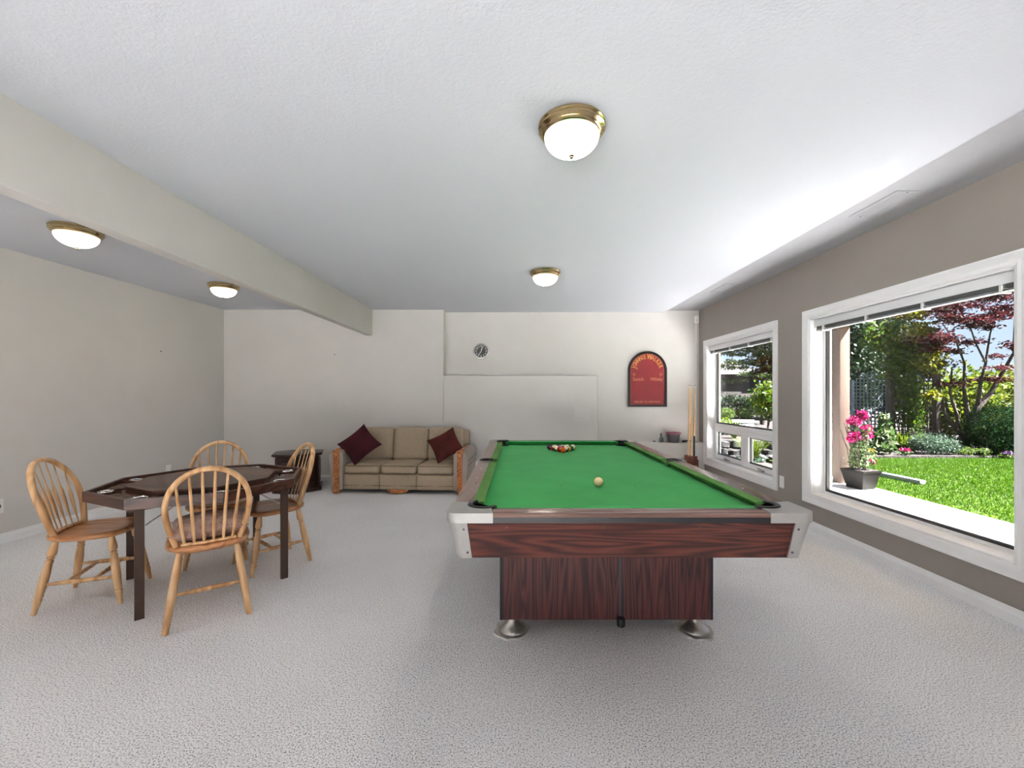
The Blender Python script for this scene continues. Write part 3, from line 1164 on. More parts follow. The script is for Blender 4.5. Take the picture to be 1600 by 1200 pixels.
    for sy in (-1, 1):
        o0, o1 = hy - 0.010, hy - 0.034
        w0, w1 = hx - 0.066, hx - 0.088
        vs = [(-w0, sy * o0, zt2), (w0, sy * o0, zt2), (w1, sy * o1, z0), (-w1, sy * o1, z0), (-w0, sy * (o0 - .02), zt2), (w0, sy * (o0 - .02), zt2), (w1, sy * (o1 - .02), z0), (-w1, sy * (o1 - .02), z0)]
        ap = MB().add(vs, [(0, 1, 2, 3), (7, 6, 5, 4), (0, 4, 5, 1), (1, 5, 6, 2), (2, 6, 7, 3), (3, 7, 4, 0)]).build('end_apron', 'rose_x', t, smooth=0)
        for x in (-0.45, -0.10, 0.25, 0.52):
            MB().lathe((x, sy * (o0 - 0.002), zt2 - 0.02), (x, sy * (o0 + 0.001), zt2 - 0.02), [(0, 0.004), (1, 0.003)], 8).build('screw', 'leg_metal', ap)
    for sx in (-1, 1):
        o0, o1 = hx - 0.010, hx - 0.034
        w0, w1 = hy - 0.066, hy - 0.088
        vs = [(sx * o0, -w0, zt2), (sx * o0, w0, zt2), (sx * o1, w1, z0), (sx * o1, -w1, z0), (sx * (o0 - .02), -w0, zt2), (sx * (o0 - .02), w0, zt2), (sx * (o1 - .02), w1, z0), (sx * (o1 - .02), -w1, z0)]
        MB().add(vs, [(0, 1, 2, 3), (7, 6, 5, 4), (0, 4, 5, 1), (1, 5, 6, 2), (2, 6, 7, 3), (3, 7, 4, 0)]).build('side_apron', 'rose_y', t, smooth=0)
    box('cabinet_floor', 'slate', -0.57, 0.57, -1.13, 1.13, 0.646, 0.672, t)

    # pedestal
    ox = 0.035
    f, bk = -0.6375, 0.6375
    x0, x1 = ox - 0.535, ox + 0.535
    ped = box('pedestal', 'rose_y', x0 + 0.012, x1 - 0.012, f + 0.012, bk, 0.115, 0.646, t)
    xs = 0.103
    for (a, b_) in ((x0 + 0.014, xs - 0.006), (xs + 0.006, x1 - 0.014)):
        box('front_panel', 'rose_z', a, b_, f, f + 0.012, 0.115, 0.646, ped)
    for a in (x0, x1 - 0.014):
        box('corner_trim', 'black_strip', a, a + 0.014, f - 0.001, f + 0.03, 0.114, 0.646, ped)
    box('centre_strip', 'grey_strip', xs - 0.006, xs + 0.006, f - 0.006, f + 0.011, 0.118, 0.646, ped)
    MB().lathe((xs, f - 0.022, 0.095), (xs, f - 0.022, 0.135), [(0, 0.016), (0.08, 0.0205), (0.9, 0.0205), (1.0, 0.018)], 16).build('rubber_bumper', 'rubber', ped)
    # feet
    prof_f = [(0.0, 0.070), (0.06, 0.072), (0.12, 0.069), (0.25, 0.052), (0.40, 0.035), (0.55, 0.025), (0.7, 0.020), (1.0, 0.018)]
    fx = ox + 0.008
    for sx in (-1, 1):
        for y in (f + 0.11, bk - 0.11):
            ft = MB().lathe((fx + sx * 0.482, y, 0.002), (fx + sx * 0.482, y, 0.118), prof_f, 24).build('levelling_foot', 'steel', t, smooth=50)
            rnd = random.Random(int(y * 100) + sx)
            ol = []
            for k in range(20):
                th = 2 * PI * k / 20
                rr = 0.088 + 0.018 * rnd.random()
                ol.append((fx + sx * 0.482 + rr * math.cos(th), y + rr * math.sin(th)))
            MB().rings(ol, [(1.0, 0.0), (0.97, 0.008), (0.8, 0.002)], (fx + sx * 0.482, y)).build('carpet_pad', 'pad', ft)
    # spots on the cloth
    for (x, y) in ((-0.19, -0.60), (0.19, -0.60), (0, 0.62)):
        MB().lathe((x, y, zb - 0.0005), (x, y, zb + 0.0008), [(0, 0.006), (1, 0.006)], 10).build('cloth_spot', 'black', t)
    return t, zb


table, ZB = pool_table()


# ------------------------------------------------------------------ balls
def ball_mat(name, col, stripe):
    m, nt, b, _ = new_mat(name)
    if stripe:
        tc = nt.nodes.new('ShaderNodeTexCoord')
        sp = nt.nodes.new('ShaderNodeSeparateXYZ')
        nt.links.new(tc.outputs['Object'], sp.inputs[0])
        ab = nt.nodes.new('ShaderNodeMath')
        ab.operation = 'ABSOLUTE'
        nt.links.new(sp.outputs['Z'], ab.inputs[0])
        gt = nt.nodes.new('ShaderNodeMath')
        gt.operation = 'GREATER_THAN'
        gt.inputs[1].default_value = 0.0125
        nt.links.new(ab.outputs[0], gt.inputs[0])
        nt.links.new(ramp(nt, gt.outputs[0], [(0.0, col), (1.0, (226, 214, 180))]), b.inputs['Base Color'])
    else:
        b.inputs['Base Color'].default_value = lin(col)
    b.inputs['Roughness'].default_value = 0.12
    return m


BR = 0.0238
BC = [('yellow', (212, 160, 30)), ('blue', (24, 36, 96)), ('red', (176, 30, 24)), ('purple', (62, 26, 84)), ('orange', (214, 96, 26)), ('green', (16, 92, 50)), ('maroon', (104, 22, 26))]
ballm = MB()
bm = bmesh.new()
bmesh.ops.create_uvsphere(bm, u_segments=24, v_segments=16, radius=BR)
ballm.bm(bm)


def disc_on_ball(parent):
    """white number spot standing proud on the ball's pole"""
    pts = [(0.0085 * math.cos(2 * PI * k / 12), 0.0085 * math.sin(2 * PI * k / 12)) for k in range(12)]
    vs = [(x, y, math.sqrt(BR ** 2 - x * x - y * y) + 0.0003) for x, y in pts] + [(0, 0, BR + 0.0004)]
    return MB().add(vs, [(k, (k + 1) % 12, 12) for k in range(12)]).build('number_spot', 'dial_white', parent)


order = [4, 2, 9, 13, 7, 0, 10, 1, 8, 5, 3, 6, 14, 12, 11]   # from the front of the pack
names = [(n_ + ' ball', c_, False) for n_, c_ in BC] + [('black ball', (16, 16, 18), False)] + [(n_ + ' striped ball', c_, True) for n_, c_ in BC]
pk_x, pk_y = 0.365, 3.375
i = 0
for row in range(5):
    for k in range(row + 1):
        nm, colr, st = names[order[i]]
        x = pk_x + (k - row / 2) * (2 * BR + 0.0004)
        y = pk_y + row * (2 * BR * 0.8665 + 0.0004)
        o = MB()
        o.v, o.f = list(ballm.v), list(ballm.f)
        o = o.build('billiard_ball', ball_mat('ball_' + nm.replace(' ', '_'), colr, st), None, smooth=180, recalc=False)
        o.location = (x, y, ZB + BR)
        rr = random.Random(i + 5)
        o.rotation_euler = (rr.uniform(0.2, 1.4), rr.uniform(-0.8, 0.8), rr.uniform(-1, 1))
        tag(o, ('solid ' if not st and nm != 'black ball' else '') + nm + ' in the racked triangle on the green baize', 'billiard ball', 'racked billiard balls')
        disc_on_ball(o)
        i += 1
o = MB()
o.v, o.f = list(ballm.v), list(ballm.f)
o = o.build('cue_ball', ball_mat('ball_cue', (232, 210, 160), False), None, smooth=180, recalc=False)
o.location = (0.409, 2.14, ZB + BR)
tag(o, 'ivory cue ball alone on the open green baize', 'billiard ball')


# ------------------------------------------------------------------ games table
def games_table():
    t = thing('games_table', 'dark brown octagonal games table with folding legs', 'table', (-2.09, 2.845, 0))
    Ro, zt = 0.588, 0.682
    A = [R(-91.5 + 45 * k) for k in range(8)]
    oc = lambda r: [(r * math.cos(a), r * math.sin(a)) for a in A]
    out, inn = oc(Ro), oc(Ro - 0.024)
    for k in range(8):
        j = (k + 1) % 8
        MB().prism([out[k], out[j], inn[j], inn[k]], zt - 0.056, zt, chamfer=0.0).build('apron_board', 'brown', t, smooth=0)
    MB().prism(oc(Ro - 0.0245), zt - 0.044, zt - 0.034).build('tray_floor', 'brown', t, smooth=0)
    lid = MB().prism(oc(0.405), zt - 0.034, zt - 0.004).build('lid_base', 'brown', t, smooth=0)
    MB().prism(oc(0.412), zt - 0.004, zt + 0.008, chamfer=0.003).build('lid', 'brown_top', t, smooth=0)
    # dividers, chip grooves and cup rings in the tray
    for k in range(8):
        a = A[k]
        d = MB()
        nrm = (-math.sin(a), math.cos(a))
        p0 = (0.42 * math.cos(a), 0.42 * math.sin(a))
        p1 = (0.56 * math.cos(a), 0.56 * math.sin(a))
        am = a + R(22.5)
        for s in (-1, 1):
            q = [(p0[0] + nrm[0] * (0.045 * s - 0.004), p0[1] + nrm[1] * (0.045 * s - 0.004)), (p1[0] + nrm[0] * (0.045 * s - 0.004), p1[1] + nrm[1] * (0.045 * s - 0.004)),
                 (p1[0] + nrm[0] * (0.045 * s + 0.004), p1[1] + nrm[1] * (0.045 * s + 0.004)), (p0[0] + nrm[0] * (0.045 * s + 0.004), p0[1] + nrm[1] * (0.045 * s + 0.004))]
            q = [(x * (0.985 if i_ in (1, 2) else 1), y * (0.985 if i_ in (1, 2) else 1)) for i_, (x, y) in enumerate(q)]
            MB().prism(q, zt - 0.034, zt - 0.012).build('divider', 'brown', t, smooth=0)
        cx, cy = 0.492 * math.cos(a), 0.492 * math.sin(a)
        ring = [(cx + 0.034 * math.cos(2 * PI * i_ / 20), cy + 0.034 * math.sin(2 * PI * i_ / 20), zt - 0.014) for i_ in range(20)]
        MB().tube(ring, 0.005, 8, closed=True).build('cup_ring', 'chrome', t)
        for s in (-1, 0, 1):
            g = MB()
            u = (-math.sin(am), math.cos(am))
            c0 = (0.468 * math.cos(am) + u[0] * 0.085 * s, 0.468 * math.sin(am) + u[1] * 0.085 * s)
            hv = [(c0[0] + u[0] * a_ * 0.035 + math.cos(am) * b_ * 0.045, c0[1] + u[1] * a_ * 0.035 + math.sin(am) * b_ * 0.045) for a_, b_ in ((-1, -1), (-1, 1), (1, 1), (1, -1))]
            hv = hv if s != 9 else hv
            g.prism(hv[::-1], zt - 0.034, zt - 0.022).build('chip_block', 'brown_top', t, smooth=0)
    # folding legs
    L = {'a': (-0.01, -0.501), 'b': (0.504, 0.023), 'c': (0.0, 0.53), 'd': (-0.53, 0.012)}
    ang = R(45)
    for key, (x, y) in L.items():
        p = [(-0.024, -0.012), (0.024, -0.012), (0.024, 0.012), (-0.024, 0.012)]
        lg = MB()
        lg.box(-0.021, 0.021, -0.013, 0.013, 0.0, zt - 0.075)
        lg.move(Matrix.Translation((x, y, 0)) @ Matrix.Rotation(ang, 4, 'Z'))
        lg = lg.build('leg', 'leg_metal', t, smooth=0)
        cl = MB().box(-0.055, 0.055, -0.018, 0.018, zt - 0.078, zt - 0.0565)
        cl.move(Matrix.Translation((x * 0.99, y * 0.99, 0)) @ Matrix.Rotation(ang, 4, 'Z')).build('leg_cleat', 'leg_metal', lg, smooth=0)
    for (k1, k2) in (('a', 'b'), ('b', 'a'), ('c', 'd'), ('d', 'c')):
        (x, y), (x2, y2) = L[k1], L[k2]
        d = Vector((x2 - x, y2 - y, 0)).normalized()
        p0 = Vector((x, y, zt - 0.17)) + d * 0.026
        p1 = Vector((x, y, zt - 0.058)) + d * 0.19
        MB().tube([p0, p1], 0.005, 6).build('folding_brace', 'chrome', t)
    # board joining each pair of legs under the top
    for (k1, k2) in (('a', 'd'), ('b', 'c')):
        (x, y), (x2, y2) = L[k1], L[k2]
        MB().tube([(x * 0.95, y * 0.95, zt - 0.066), (x2 * 0.95, y2 * 0.95, zt - 0.066)], 0.012, 6).build('leg_rail', 'leg_metal', t)
    return t


games_table()


# ------------------------------------------------------------------ windsor chairs
def chair(label, loc, face, arrow=True, plain_rear=False, nsp=6):
    t = thing('windsor_chair', label, 'chair', loc, R(face) - PI / 2, 'bow-back chairs at the games table')
    zs = 0.43
    # seat outline, wider at the front
    ol = []
    for k in range(40):
        th = 2 * PI * k / 40
        c_, s_ = math.cos(th), math.sin(th)
        e = 0.72
        x = math.copysign(abs(c_) ** e, c_) * (0.198 + 0.012 * s_)
        y = math.copysign(abs(s_) ** e, s_) * 0.20
        ol.append((x, y))
    MB().rings(ol, [(0.0, zs - 0.036), (0.90, zs - 0.036), (0.975, zs - 0.028), (1.0, zs - 0.016), (0.985, zs - 0.005), (0.94, zs), (0.8, zs - 0.003), (0.5, zs - 0.011), (0.25, zs - 0.012), (0.0, zs - 0.012)]).build('seat', 'oak_seat', t, smooth=50)
    turned = [(0, 0.013), (0.06, 0.017), (0.14, 0.0215), (0.19, 0.0215), (0.215, 0.013), (0.235, 0.020), (0.255, 0.013), (0.28, 0.0195), (0.31, 0.0165), (0.45, 0.021), (0.60, 0.021), (0.72, 0.018), (0.76, 0.020), (0.78, 0.014), (0.80, 0.020), (0.83, 0.017), (0.93, 0.013), (1.0, 0.011)]
    plainp = [(0, 0.014), (0.25, 0.019), (0.6, 0.0195), (0.85, 0.0165), (1.0, 0.0135)]
    legs = {}
    for sx in (-1, 1):
        for sy in (-1, 1):
            top = Vector((sx * 0.128, sy * 0.128, zs - 0.036))
            foot = Vector((sx * 0.185, sy * 0.195, 0.001))
            legs[(sx, sy)] = (top, foot)
            MB().lathe(top, foot, plainp if (plain_rear and sy < 0) else turned, 14).build('leg', 'oak', t, smooth=50)
    at = lambda k, f_: legs[k][0].lerp(legs[k][1], f_)
    sprof = [(0, 0.007), (0.12, 0.009), (0.2, 0.011), (0.22, 0.008), (0.24, 0.012), (0.5, 0.0135), (0.76, 0.012), (0.78, 0.008), (0.8, 0.011), (0.88, 0.009), (1, 0.007)]
    side = {}
    for sx in (-1, 1):
        p0, p1 = at((sx, -1), 0.60), at((sx, 1), 0.60)
        side[sx] = (p0, p1)
        MB().lathe(p0, p1, sprof, 10).build('stretcher', 'oak', t, smooth=50)
    for f_ in ((0.22,) if plain_rear else (0.3, 0.68)):
        MB().lathe(side[-1][0].lerp(side[-1][1], f_), side[1][0].lerp(side[1][1], f_), sprof, 10).build('stretcher', 'oak', t, smooth=50)
    # bow
    lean = R(15)
    yb = -0.150

    def back(u, v):
        return Vector((u, yb - v * math.sin(lean) + 1.1 * u * u * (1 - 0.4 * v / 0.44), zs - 0.006 + v * math.cos(lean)))
    pts = []
    a_, vb, vt = 0.186, 0.225, 0.445
    for k in range(9):
        s = k / 8
        pts.append((-(0.140 + (a_ - 0.140) * math.sin(s * PI / 2)), vb * s))
    for k in range(1, 24):
        th = PI - PI * k / 24
        pts.append((a_ * math.cos(th), vb + (vt - vb) * math.sin(th)))
    pts += [(-u, v) for u, v in pts[:9]][::-1]
    MB().tube([back(u, v) for u, v in pts], 0.0145, 10, flat=1.2, normal=(0, -1, -0.2)).build('back_bow', 'oak', t, smooth=60)
    # low curved rail that holds the spindles
    rl = [back(-0.122 + 0.244 * k / 10, 0.012) for k in range(11)]
    MB().tube(rl, 0.013, 8, flat=0.8).build('spindle_rail', 'oak', t, smooth=60)
    for k in range(nsp):
        u0 = -0.108 + 0.216 * k / (nsp - 1)
        u1 = u0 * 1.30
        v1 = vb + (vt - vb) * math.sqrt(max(0, 1 - (u1 / a_) ** 2)) - 0.004
        p0, p1 = back(u0, 0.014), back(u1, v1)
        if arrow:
            pf = [(0, 0.006), (0.12, 0.0065), (0.22, 0.010), (0.42, 0.0155), (0.56, 0.015), (0.62, 0.008), (0.68, 0.006), (1.0, 0.0055)]
            MB().lathe(p0, p1, pf, 10, flat=0.5, up=(1, 0, 0)).build('spindle', 'oak', t, smooth=50)
        else:
            pf = [(0, 0.007), (0.2, 0.0085), (0.45, 0.0085), (1.0, 0.0062)]
            MB().lathe(p0, p1, pf, 10).build('spindle', 'oak', t, smooth=50)
    return t


chair('honey oak arrow-spindle chair with bare seat, between the games table and the plain left wall', (-2.61, 2.62, 0), 20, True)
c2_loc, c2_face = (-1.79, 2.45, 0), 126
chair('honey oak bow-back chair with a floral cushion on its seat, tucked at the games table', c2_loc, c2_face, False, True)
chair('honey oak arrow-spindle chair with bare seat, on the sofa side of the games table', (-1.82, 3.135, 0), 230, True)
chair('honey oak chair pushed in behind the games table, only its bow clear of the tabletop', (-2.30, 3.245, 0), -58, False)

# cushion on the front chair
cu = pillow(0.37, 0.37, 0.125, 14, tuft=0.35, seed=3)
cu.v = [(x, y, z + 0.066 + 0.010 * math.sin(9 * x + 5 * y)) for x, y, z in cu.v]
cu = cu.build('seat_cushion', 'floral', None, smooth=60)
cu.location = (c2_loc[0], c2_loc[1], 0.432)
cu.location = (c2_loc[0] + 0.02 * math.cos(R(c2_face)), c2_loc[1] + 0.02 * math.sin(R(c2_face)), 0.428)
cu.rotation_euler = (0, 0, R(c2_face) - PI / 2)
tag(cu, 'brown floral tufted seat cushion lying on the chair', 'cushion')


# ------------------------------------------------------------------ sofa
def sofa():
    t = thing('sofa', 'beige three-seat sofa with carved wood trim on its arms', 'sofa', (-1.50, 5.27, 0), R(-3.5))
    # base
    MB().box(-0.72, 0.72, 0.035, 0.66, 0.05, 0.245, 0.012).build('base', 'tweed', t)
    for k in range(3):
        x0 = -0.70 + 1.40 / 3 * k
        mb = rounded_box(1.40 / 3 - 0.004, 0.05, 0.185, 0.012, front=0.006)
        mb.move(Matrix.Translation((x0 + 0.70 / 3, 0.03, 0.054))).build('front_panel', 'tweed', t, smooth=50)
    MB().tube([(-0.70, 0.004, 0.105), (0.70, 0.004, 0.105)], 0.004, 6).build('piping', 'tweed_dark', t)
    for k in range(3):
        x0 = -0.70 + 1.40 / 3 * k
        mb = rounded_box(1.40 / 3 - 0.006, 0.52, 0.115, 0.035, crown=0.02, front=0.012)
        c_ = mb.move(Matrix.Translation((x0 + 0.70 / 3, 0.265, 0.247))).build('seat_cushion', 'tweed', t, smooth=60)
        ring = []
        hw, r_ = 1.40 / 6 - 0.012, 0.02
        MB().tube([(x0 + 0.70 / 3 - hw, 0.006, 0.349), (x0 + 0.70 / 3, -0.004, 0.352), (x0 + 0.70 / 3 + hw, 0.006, 0.349)], 0.004, 6).build('piping', 'tweed_dark', c_)
    # back: three leaning channelled cushions and the frame behind
    for k in range(3):
        x0 = -0.72 + 1.44 / 3 * k
        mb = rounded_box(1.44 / 3 - 0.004, 0.15, 0.45, 0.05, front=0.02)
        mb.move(Matrix.Translation((x0 + 0.24, 0.52, 0.345)) @ Matrix.Rotation(R(-12), 4, 'X')).build('back_cushion', 'tweed', t, smooth=60)
    mb = rounded_box(1.58, 0.10, 0.70, 0.045)
    mb.move(Matrix.Translation((0, 0.66, 0.06)) @ Matrix.Rotation(R(-3), 4, 'X')).build('back_frame', 'tweed', t, smooth=60)
    # arms
    for s in (-1, 1):
        prof_a = [(0.705, 0.05), (0.705, 0.45), (0.712, 0.50), (0.735, 0.53), (0.775, 0.542), (0.83, 0.535), (0.868, 0.505), (0.882, 0.45), (0.878, 0.30), (0.862, 0.12), (0.855, 0.05)]
        vs, fs = [], []
        ysl = [(0.0, 0.985, 0), (0.012, 1.0, 0), (0.35, 1.0, 0.012), (0.66, 1.0, 0.03), (0.68, 0.985, 0.03)]
        k = len(prof_a)
        cxm = 0.785
        for (y, sc_, dz) in ysl:
            for x, z in prof_a:
                vs.append((s * (cxm + (x - cxm) * sc_), y, 0.05 + (z - 0.05) * (1 + dz) * (sc_ if sc_ < 1 else 1)))
        for i_ in range(len(ysl) - 1):
            for a in range(k):
                b_ = (a + 1) % k
                fs.append((i_ * k + a, i_ * k + b_, (i_ + 1) * k + b_, (i_ + 1) * k + a))
        fs += [tuple(range(k)), tuple(range(len(ysl) * k - 1, (len(ysl) - 1) * k - 1, -1))]
        arm = MB().add(vs, fs).build('arm', 'sofa_arm', t, smooth=40)
        # carved strip: stacked rope-like beads up the front
        cs = MB()
        cs.box(s * 0.785 - 0.034, s * 0.785 + 0.034, -0.014, 0.004, 0.06, 0.52, 0.006)
        st = cs.build('carved_strip', 'carved', arm)
        bd = None
        for q in range(9):
            z = 0.10 + 0.045 * q
            if bd is None:
                bd = MB().lathe((-0.022, -0.016, -0.016), (0.022, -0.016, 0.016), [(0, 0.002), (0.2, 0.009), (0.5, 0.012), (0.8, 0.009), (1, 0.002)], 8).build('bead', 'carved', st)
                bd.location = (s * 0.785, 0, z)
            else:
                share(bd, st, (s * 0.785, 0, z))
        # block at the head of the strip and scroll along the arm top
        MB().box(s * 0.785 - 0.044, s * 0.785 + 0.044, -0.022, 0.03, 0.515, 0.545, 0.008).build('strip_head', 'carved', arm)
        sw = [(s * (0.785 + 0.02 * math.sin(q * 0.9)), 0.02 + 0.045 * q, 0.546 + 0.012 * q / 8) for q in range(9)]
        MB().tube(sw, 0.02, 8, flat=0.55, normal=(0, 0, 1), radii=[0.024, 0.026, 0.024, 0.022, 0.02, 0.018, 0.016, 0.02, 0.012]).build('arm_scroll', 'carved', arm, smooth=60)
        for zz in (0.36, 0.42):
            MB().tube([(s * (0.8815 if zz > 0.4 else 0.8805), 0.02, zz), (s * (0.8825 if zz > 0.4 else 0.881), 0.34, zz * 1.005), (s * (0.8825 if zz > 0.4 else 0.881), 0.65, zz * 1.02)], 0.003, 5).build('seam', 'tweed_dark', arm)
        for y in (0.03, 0.64):
            MB().lathe((s * 0.80, y, 0.052), (s * 0.80, y, 0.0), [(0, 0.05), (0.3, 0.056), (0.7, 0.048), (1, 0.036)], 14).build('foot', 'carved', t)
    # carved drop under the middle of the front rail
    dp = [(-0.135, 0.058), (-0.12, 0.035), (-0.08, 0.016), (0, 0.008), (0.08, 0.016), (0.12, 0.035), (0.135, 0.058)]
    vs = [(x, y, z) for y in (-0.008, 0.018) for x, z in dp]
    k = len(dp)
    MB().add(vs, [tuple(range(k)), tuple(range(2 * k - 1, k - 1, -1))] + [(i_, (i_ + 1) % k, k + (i_ + 1) % k, k + i_) for i_ in range(k)]).build('carved_drop', 'carved', t, smooth=0)
    return t


sofa()


def scatter(label, mat, loc, side, roll, tilt, yaw, seed):
    p = pillow(side, side, 0.12, 14, seed=seed)
    p = p.build('throw_pillow', mat, None, smooth=60)
    # lies in xy: roll about its own normal, stand up, lean back, yaw
    Mx = Matrix.Translation(loc) @ Matrix.Rotation(yaw, 4, 'Z') @ Matrix.Rotation(PI / 2 - tilt, 4, 'X') @ Matrix.Rotation(roll, 4, 'Z')
    p.matrix_world = Mx
    return tag(p, label, 'pillow', 'pillows on the sofa')


scatter('dark plum velvet pillow stood on its corner at the end table side of the sofa', 'velvet', (-2.05, 5.47, 0.60), 0.42, R(45), R(30), R(-2), 1)
scatter('russet brown velvet pillow leaning on the sofa arm nearer the pool table', 'velvet_brown', (-0.935, 5.47, 0.59), 0.38, R(32), R(30), R(-8), 2)


# ------------------------------------------------------------------ hexagonal end table
def end_table():
    t = thing('end_table', 'dark mahogany hexagonal end table between the left wall corner and the sofa', 'end table', (-2.885, 5.56, 0), R(-8))
    hexa = lambda r: [(r * math.cos(R(60 * k)), r * math.sin(R(60 * k))) for k in range(6)]
    MB().prism(hexa(0.325), 0.0, 0.055, chamfer=0.012).build('plinth', 'mahogany', t, smooth=0)
    MB().prism(hexa(0.285), 0.055, 0.455).build('cabinet_body', 'mahogany', t, smooth=0)
    top = MB().prism(hexa(0.315), 0.455, 0.467, hexa(0.335)).prism(hexa(0.335), 0.467, 0.49, chamfer=0.008).build('table_top', 'mahogany', t, smooth=0)
    MB().prism(hexa(0.24), 0.4905, 0.494, chamfer=0.003).build('top_inlay', 'mahogany', top, smooth=0)
    for k in range(6):
        a, b_ = hexa(0.285)[k], hexa(0.285)[(k + 1) % 6]
        ang = math.atan2(b_[1] - a[1], b_[0] - a[0])
        mid = ((a[0] + b_[0]) / 2, (a[1] + b_[1]) / 2)
        mx = Matrix.Translation((mid[0], mid[1], 0)) @ Matrix.Rotation(ang, 4, 'Z')
        fr = MB()
        for (x0, x1, z0, z1) in ((-0.12, -0.085, 0.075, 0.435), (0.085, 0.12, 0.075, 0.435), (-0.085, 0.085, 0.075, 0.11), (-0.085, 0.085, 0.40, 0.435)):
            fr.box(x0, x1, -0.010, 0.004, z0, z1)
        fr.move(mx).build('face_frame', 'mahogany', t, smooth=0)
        MB().box(-0.06, 0.06, -0.007, 0.004, 0.135, 0.375, 0.005).move(mx).build('door_panel', 'mahogany', t)
    return t


end_table()

# ------------------------------------------------------------------ things on the walls
# clock
ck = thing('wall_clock', 'small round black wall clock with white numerals', 'clock', (-0.544, YB, 1.889))
MB().lathe((0, -0.001, 0), (0, -0.032, 0), [(0, 0.108), (0.5, 0.116), (0.85, 0.115), (1.0, 0.108), (1.0, 0.098), (0.8, 0.096), (0.8, 0.01)], 40).build('rim', 'silver', ck, smooth=40)
MB().lathe((0, -0.024, 0), (0, -0.027, 0), [(0, 0.097), (1, 0.097)], 40).build('dial', 'dial', ck)
RX = Matrix.Rotation(PI / 2, 4, 'X')
for h in range(1, 13):
    a = R(90 - 30 * h)
    text_mesh(str(h), 0.036, 'numeral', 'dial_white', ck, Matrix.Translation((0.075 * math.cos(a), -0.028, 0.075 * math.sin(a))) @ RX, 0.0008, True)
for (deg, L_, w_) in ((210, 0.086, 0.0045), (17, 0.062, 0.006)):
    a = R(90 - deg)
    MB().box(-0.012, L_, -0.031, -0.0295, -w_, w_).move(Matrix.Rotation(-a, 4, 'Y')).build('hand', 'dial_white', ck, smooth=0)
MB().lathe((0, -0.029, 0), (0, -0.034, 0), [(0, 0.007), (1, 0.005)], 12).build('hub', 'silver', ck)

# arched sign
SX, SZ0, SW, SH = 1.926, 1.062, 0.575, 0.825
sg = thing('pub_sign', 'arched red pub sign with gold lettering in a black frame', 'sign', (SX, YB, SZ0))


def arch(w, h, zb_, n_=24):
    r_ = w / 2
    P = [(-r_, zb_), (r_, zb_)]
    for k in range(n_ + 1):
        th = PI * k / n_
        P.append((r_ * math.cos(th), h - r_ + r_ * math.sin(th)))
    return P


def xz_prism(mb, pts, y0, y1):
    k = len(pts)
    vs = [(x, y0, z) for x, z in pts] + [(x, y1, z) for x, z in pts]
    fs = [tuple(range(k)), tuple(range(2 * k - 1, k - 1, -1))] + [(i_, (i_ + 1) % k, k + (i_ + 1) % k, k + i_) for i_ in range(k)]
    return mb.add(vs, fs)


o1 = arch(SW, SH, 0.0)
i1 = arch(SW - 0.06, SH - 0.03, 0.03)
k = len(o1)
vs = [(x, y, z) for pts in (o1, i1) for y in (-0.001, -0.035) for x, z in pts]
fs = []
for i_ in range(k):
    j_ = (i_ + 1) % k
    fs += [(i_, j_, k + j_, k + i_), (2 * k + i_, 3 * k + i_, 3 * k + j_, 2 * k + j_), (k + i_, k + j_, 3 * k + j_, 3 * k + i_), (i_, 2 * k + i_, 2 * k + j_, j_)]
MB().add(vs, fs).build('frame', 'sign_black', sg, smooth=30)
xz_prism(MB(), arch(SW - 0.058, SH - 0.029, 0.029), -0.002, -0.018).build('panel', 'sign_red', sg, smooth=0)
# thin gold border line
bl = arch(SW - 0.085, SH - 0.043, 0.043)
MB().tube([(x, -0.018, z) for x, z in bl], 0.0025, 5, closed=True).build('border_line', 'sign_tan', sg)
czs = SH - SW / 2
msg = 'JOHNNIE WALKER'
angs = np.linspace(168, 12, len(msg))
angs = [166, 154, 142.5, 131, 119.5, 110, 101, 93, 81, 67, 55, 43, 31, 18]
for ch, a in zip(msg, angs):
    if ch == ' ':
        continue
    big = 1.25 if ch in 'JW' and a in (166, 81) else 1.0
    rr = 0.205
    th = R(a)
    text_mesh(ch, 0.074 * big, 'letter', 'sign_gold', sg, Matrix.Translation((rr * math.cos(th), -0.019, czs + rr * math.sin(th))) @ Matrix.Rotation(-(th - PI / 2), 4, 'Y') @ RX @ Matrix.Diagonal((0.78, 1.15, 1, 1)), 0.002, True)
text_mesh('Scotch', 0.072, 'lettering', 'sign_tan', sg, Matrix.Translation((-0.135, -0.019, 0.41)) @ RX @ Matrix.Diagonal((0.85, 1, 1, 1)), 0.0015, True)
text_mesh('Whisky', 0.072, 'lettering', 'sign_tan', sg, Matrix.Translation((0.135, -0.019, 0.41)) @ RX @ Matrix.Diagonal((0.85, 1, 1, 1)), 0.0015, True)
text_mesh('BORN 1820 - STILL GOING STRONG', 0.036, 'lettering', 'sign_tan', sg, Matrix.Translation((0, -0.019, 0.073)) @ RX @ Matrix.Diagonal((0.66, 1.1, 1, 1)), 0.0015, True)
# scroll flourishes beside the arch text
for s in (-1, 1):
    pts = [(s * (0.20 + 0.028 * math.cos(q * 0.7) * (1 - q / 16)), -0.0185, 0.475 + 0.03 * math.sin(q * 0.7) * (1 - q / 16)) for q in range(14)]
    MB().tube(pts, 0.005, 5).build('flourish', 'sign_tan', sg)

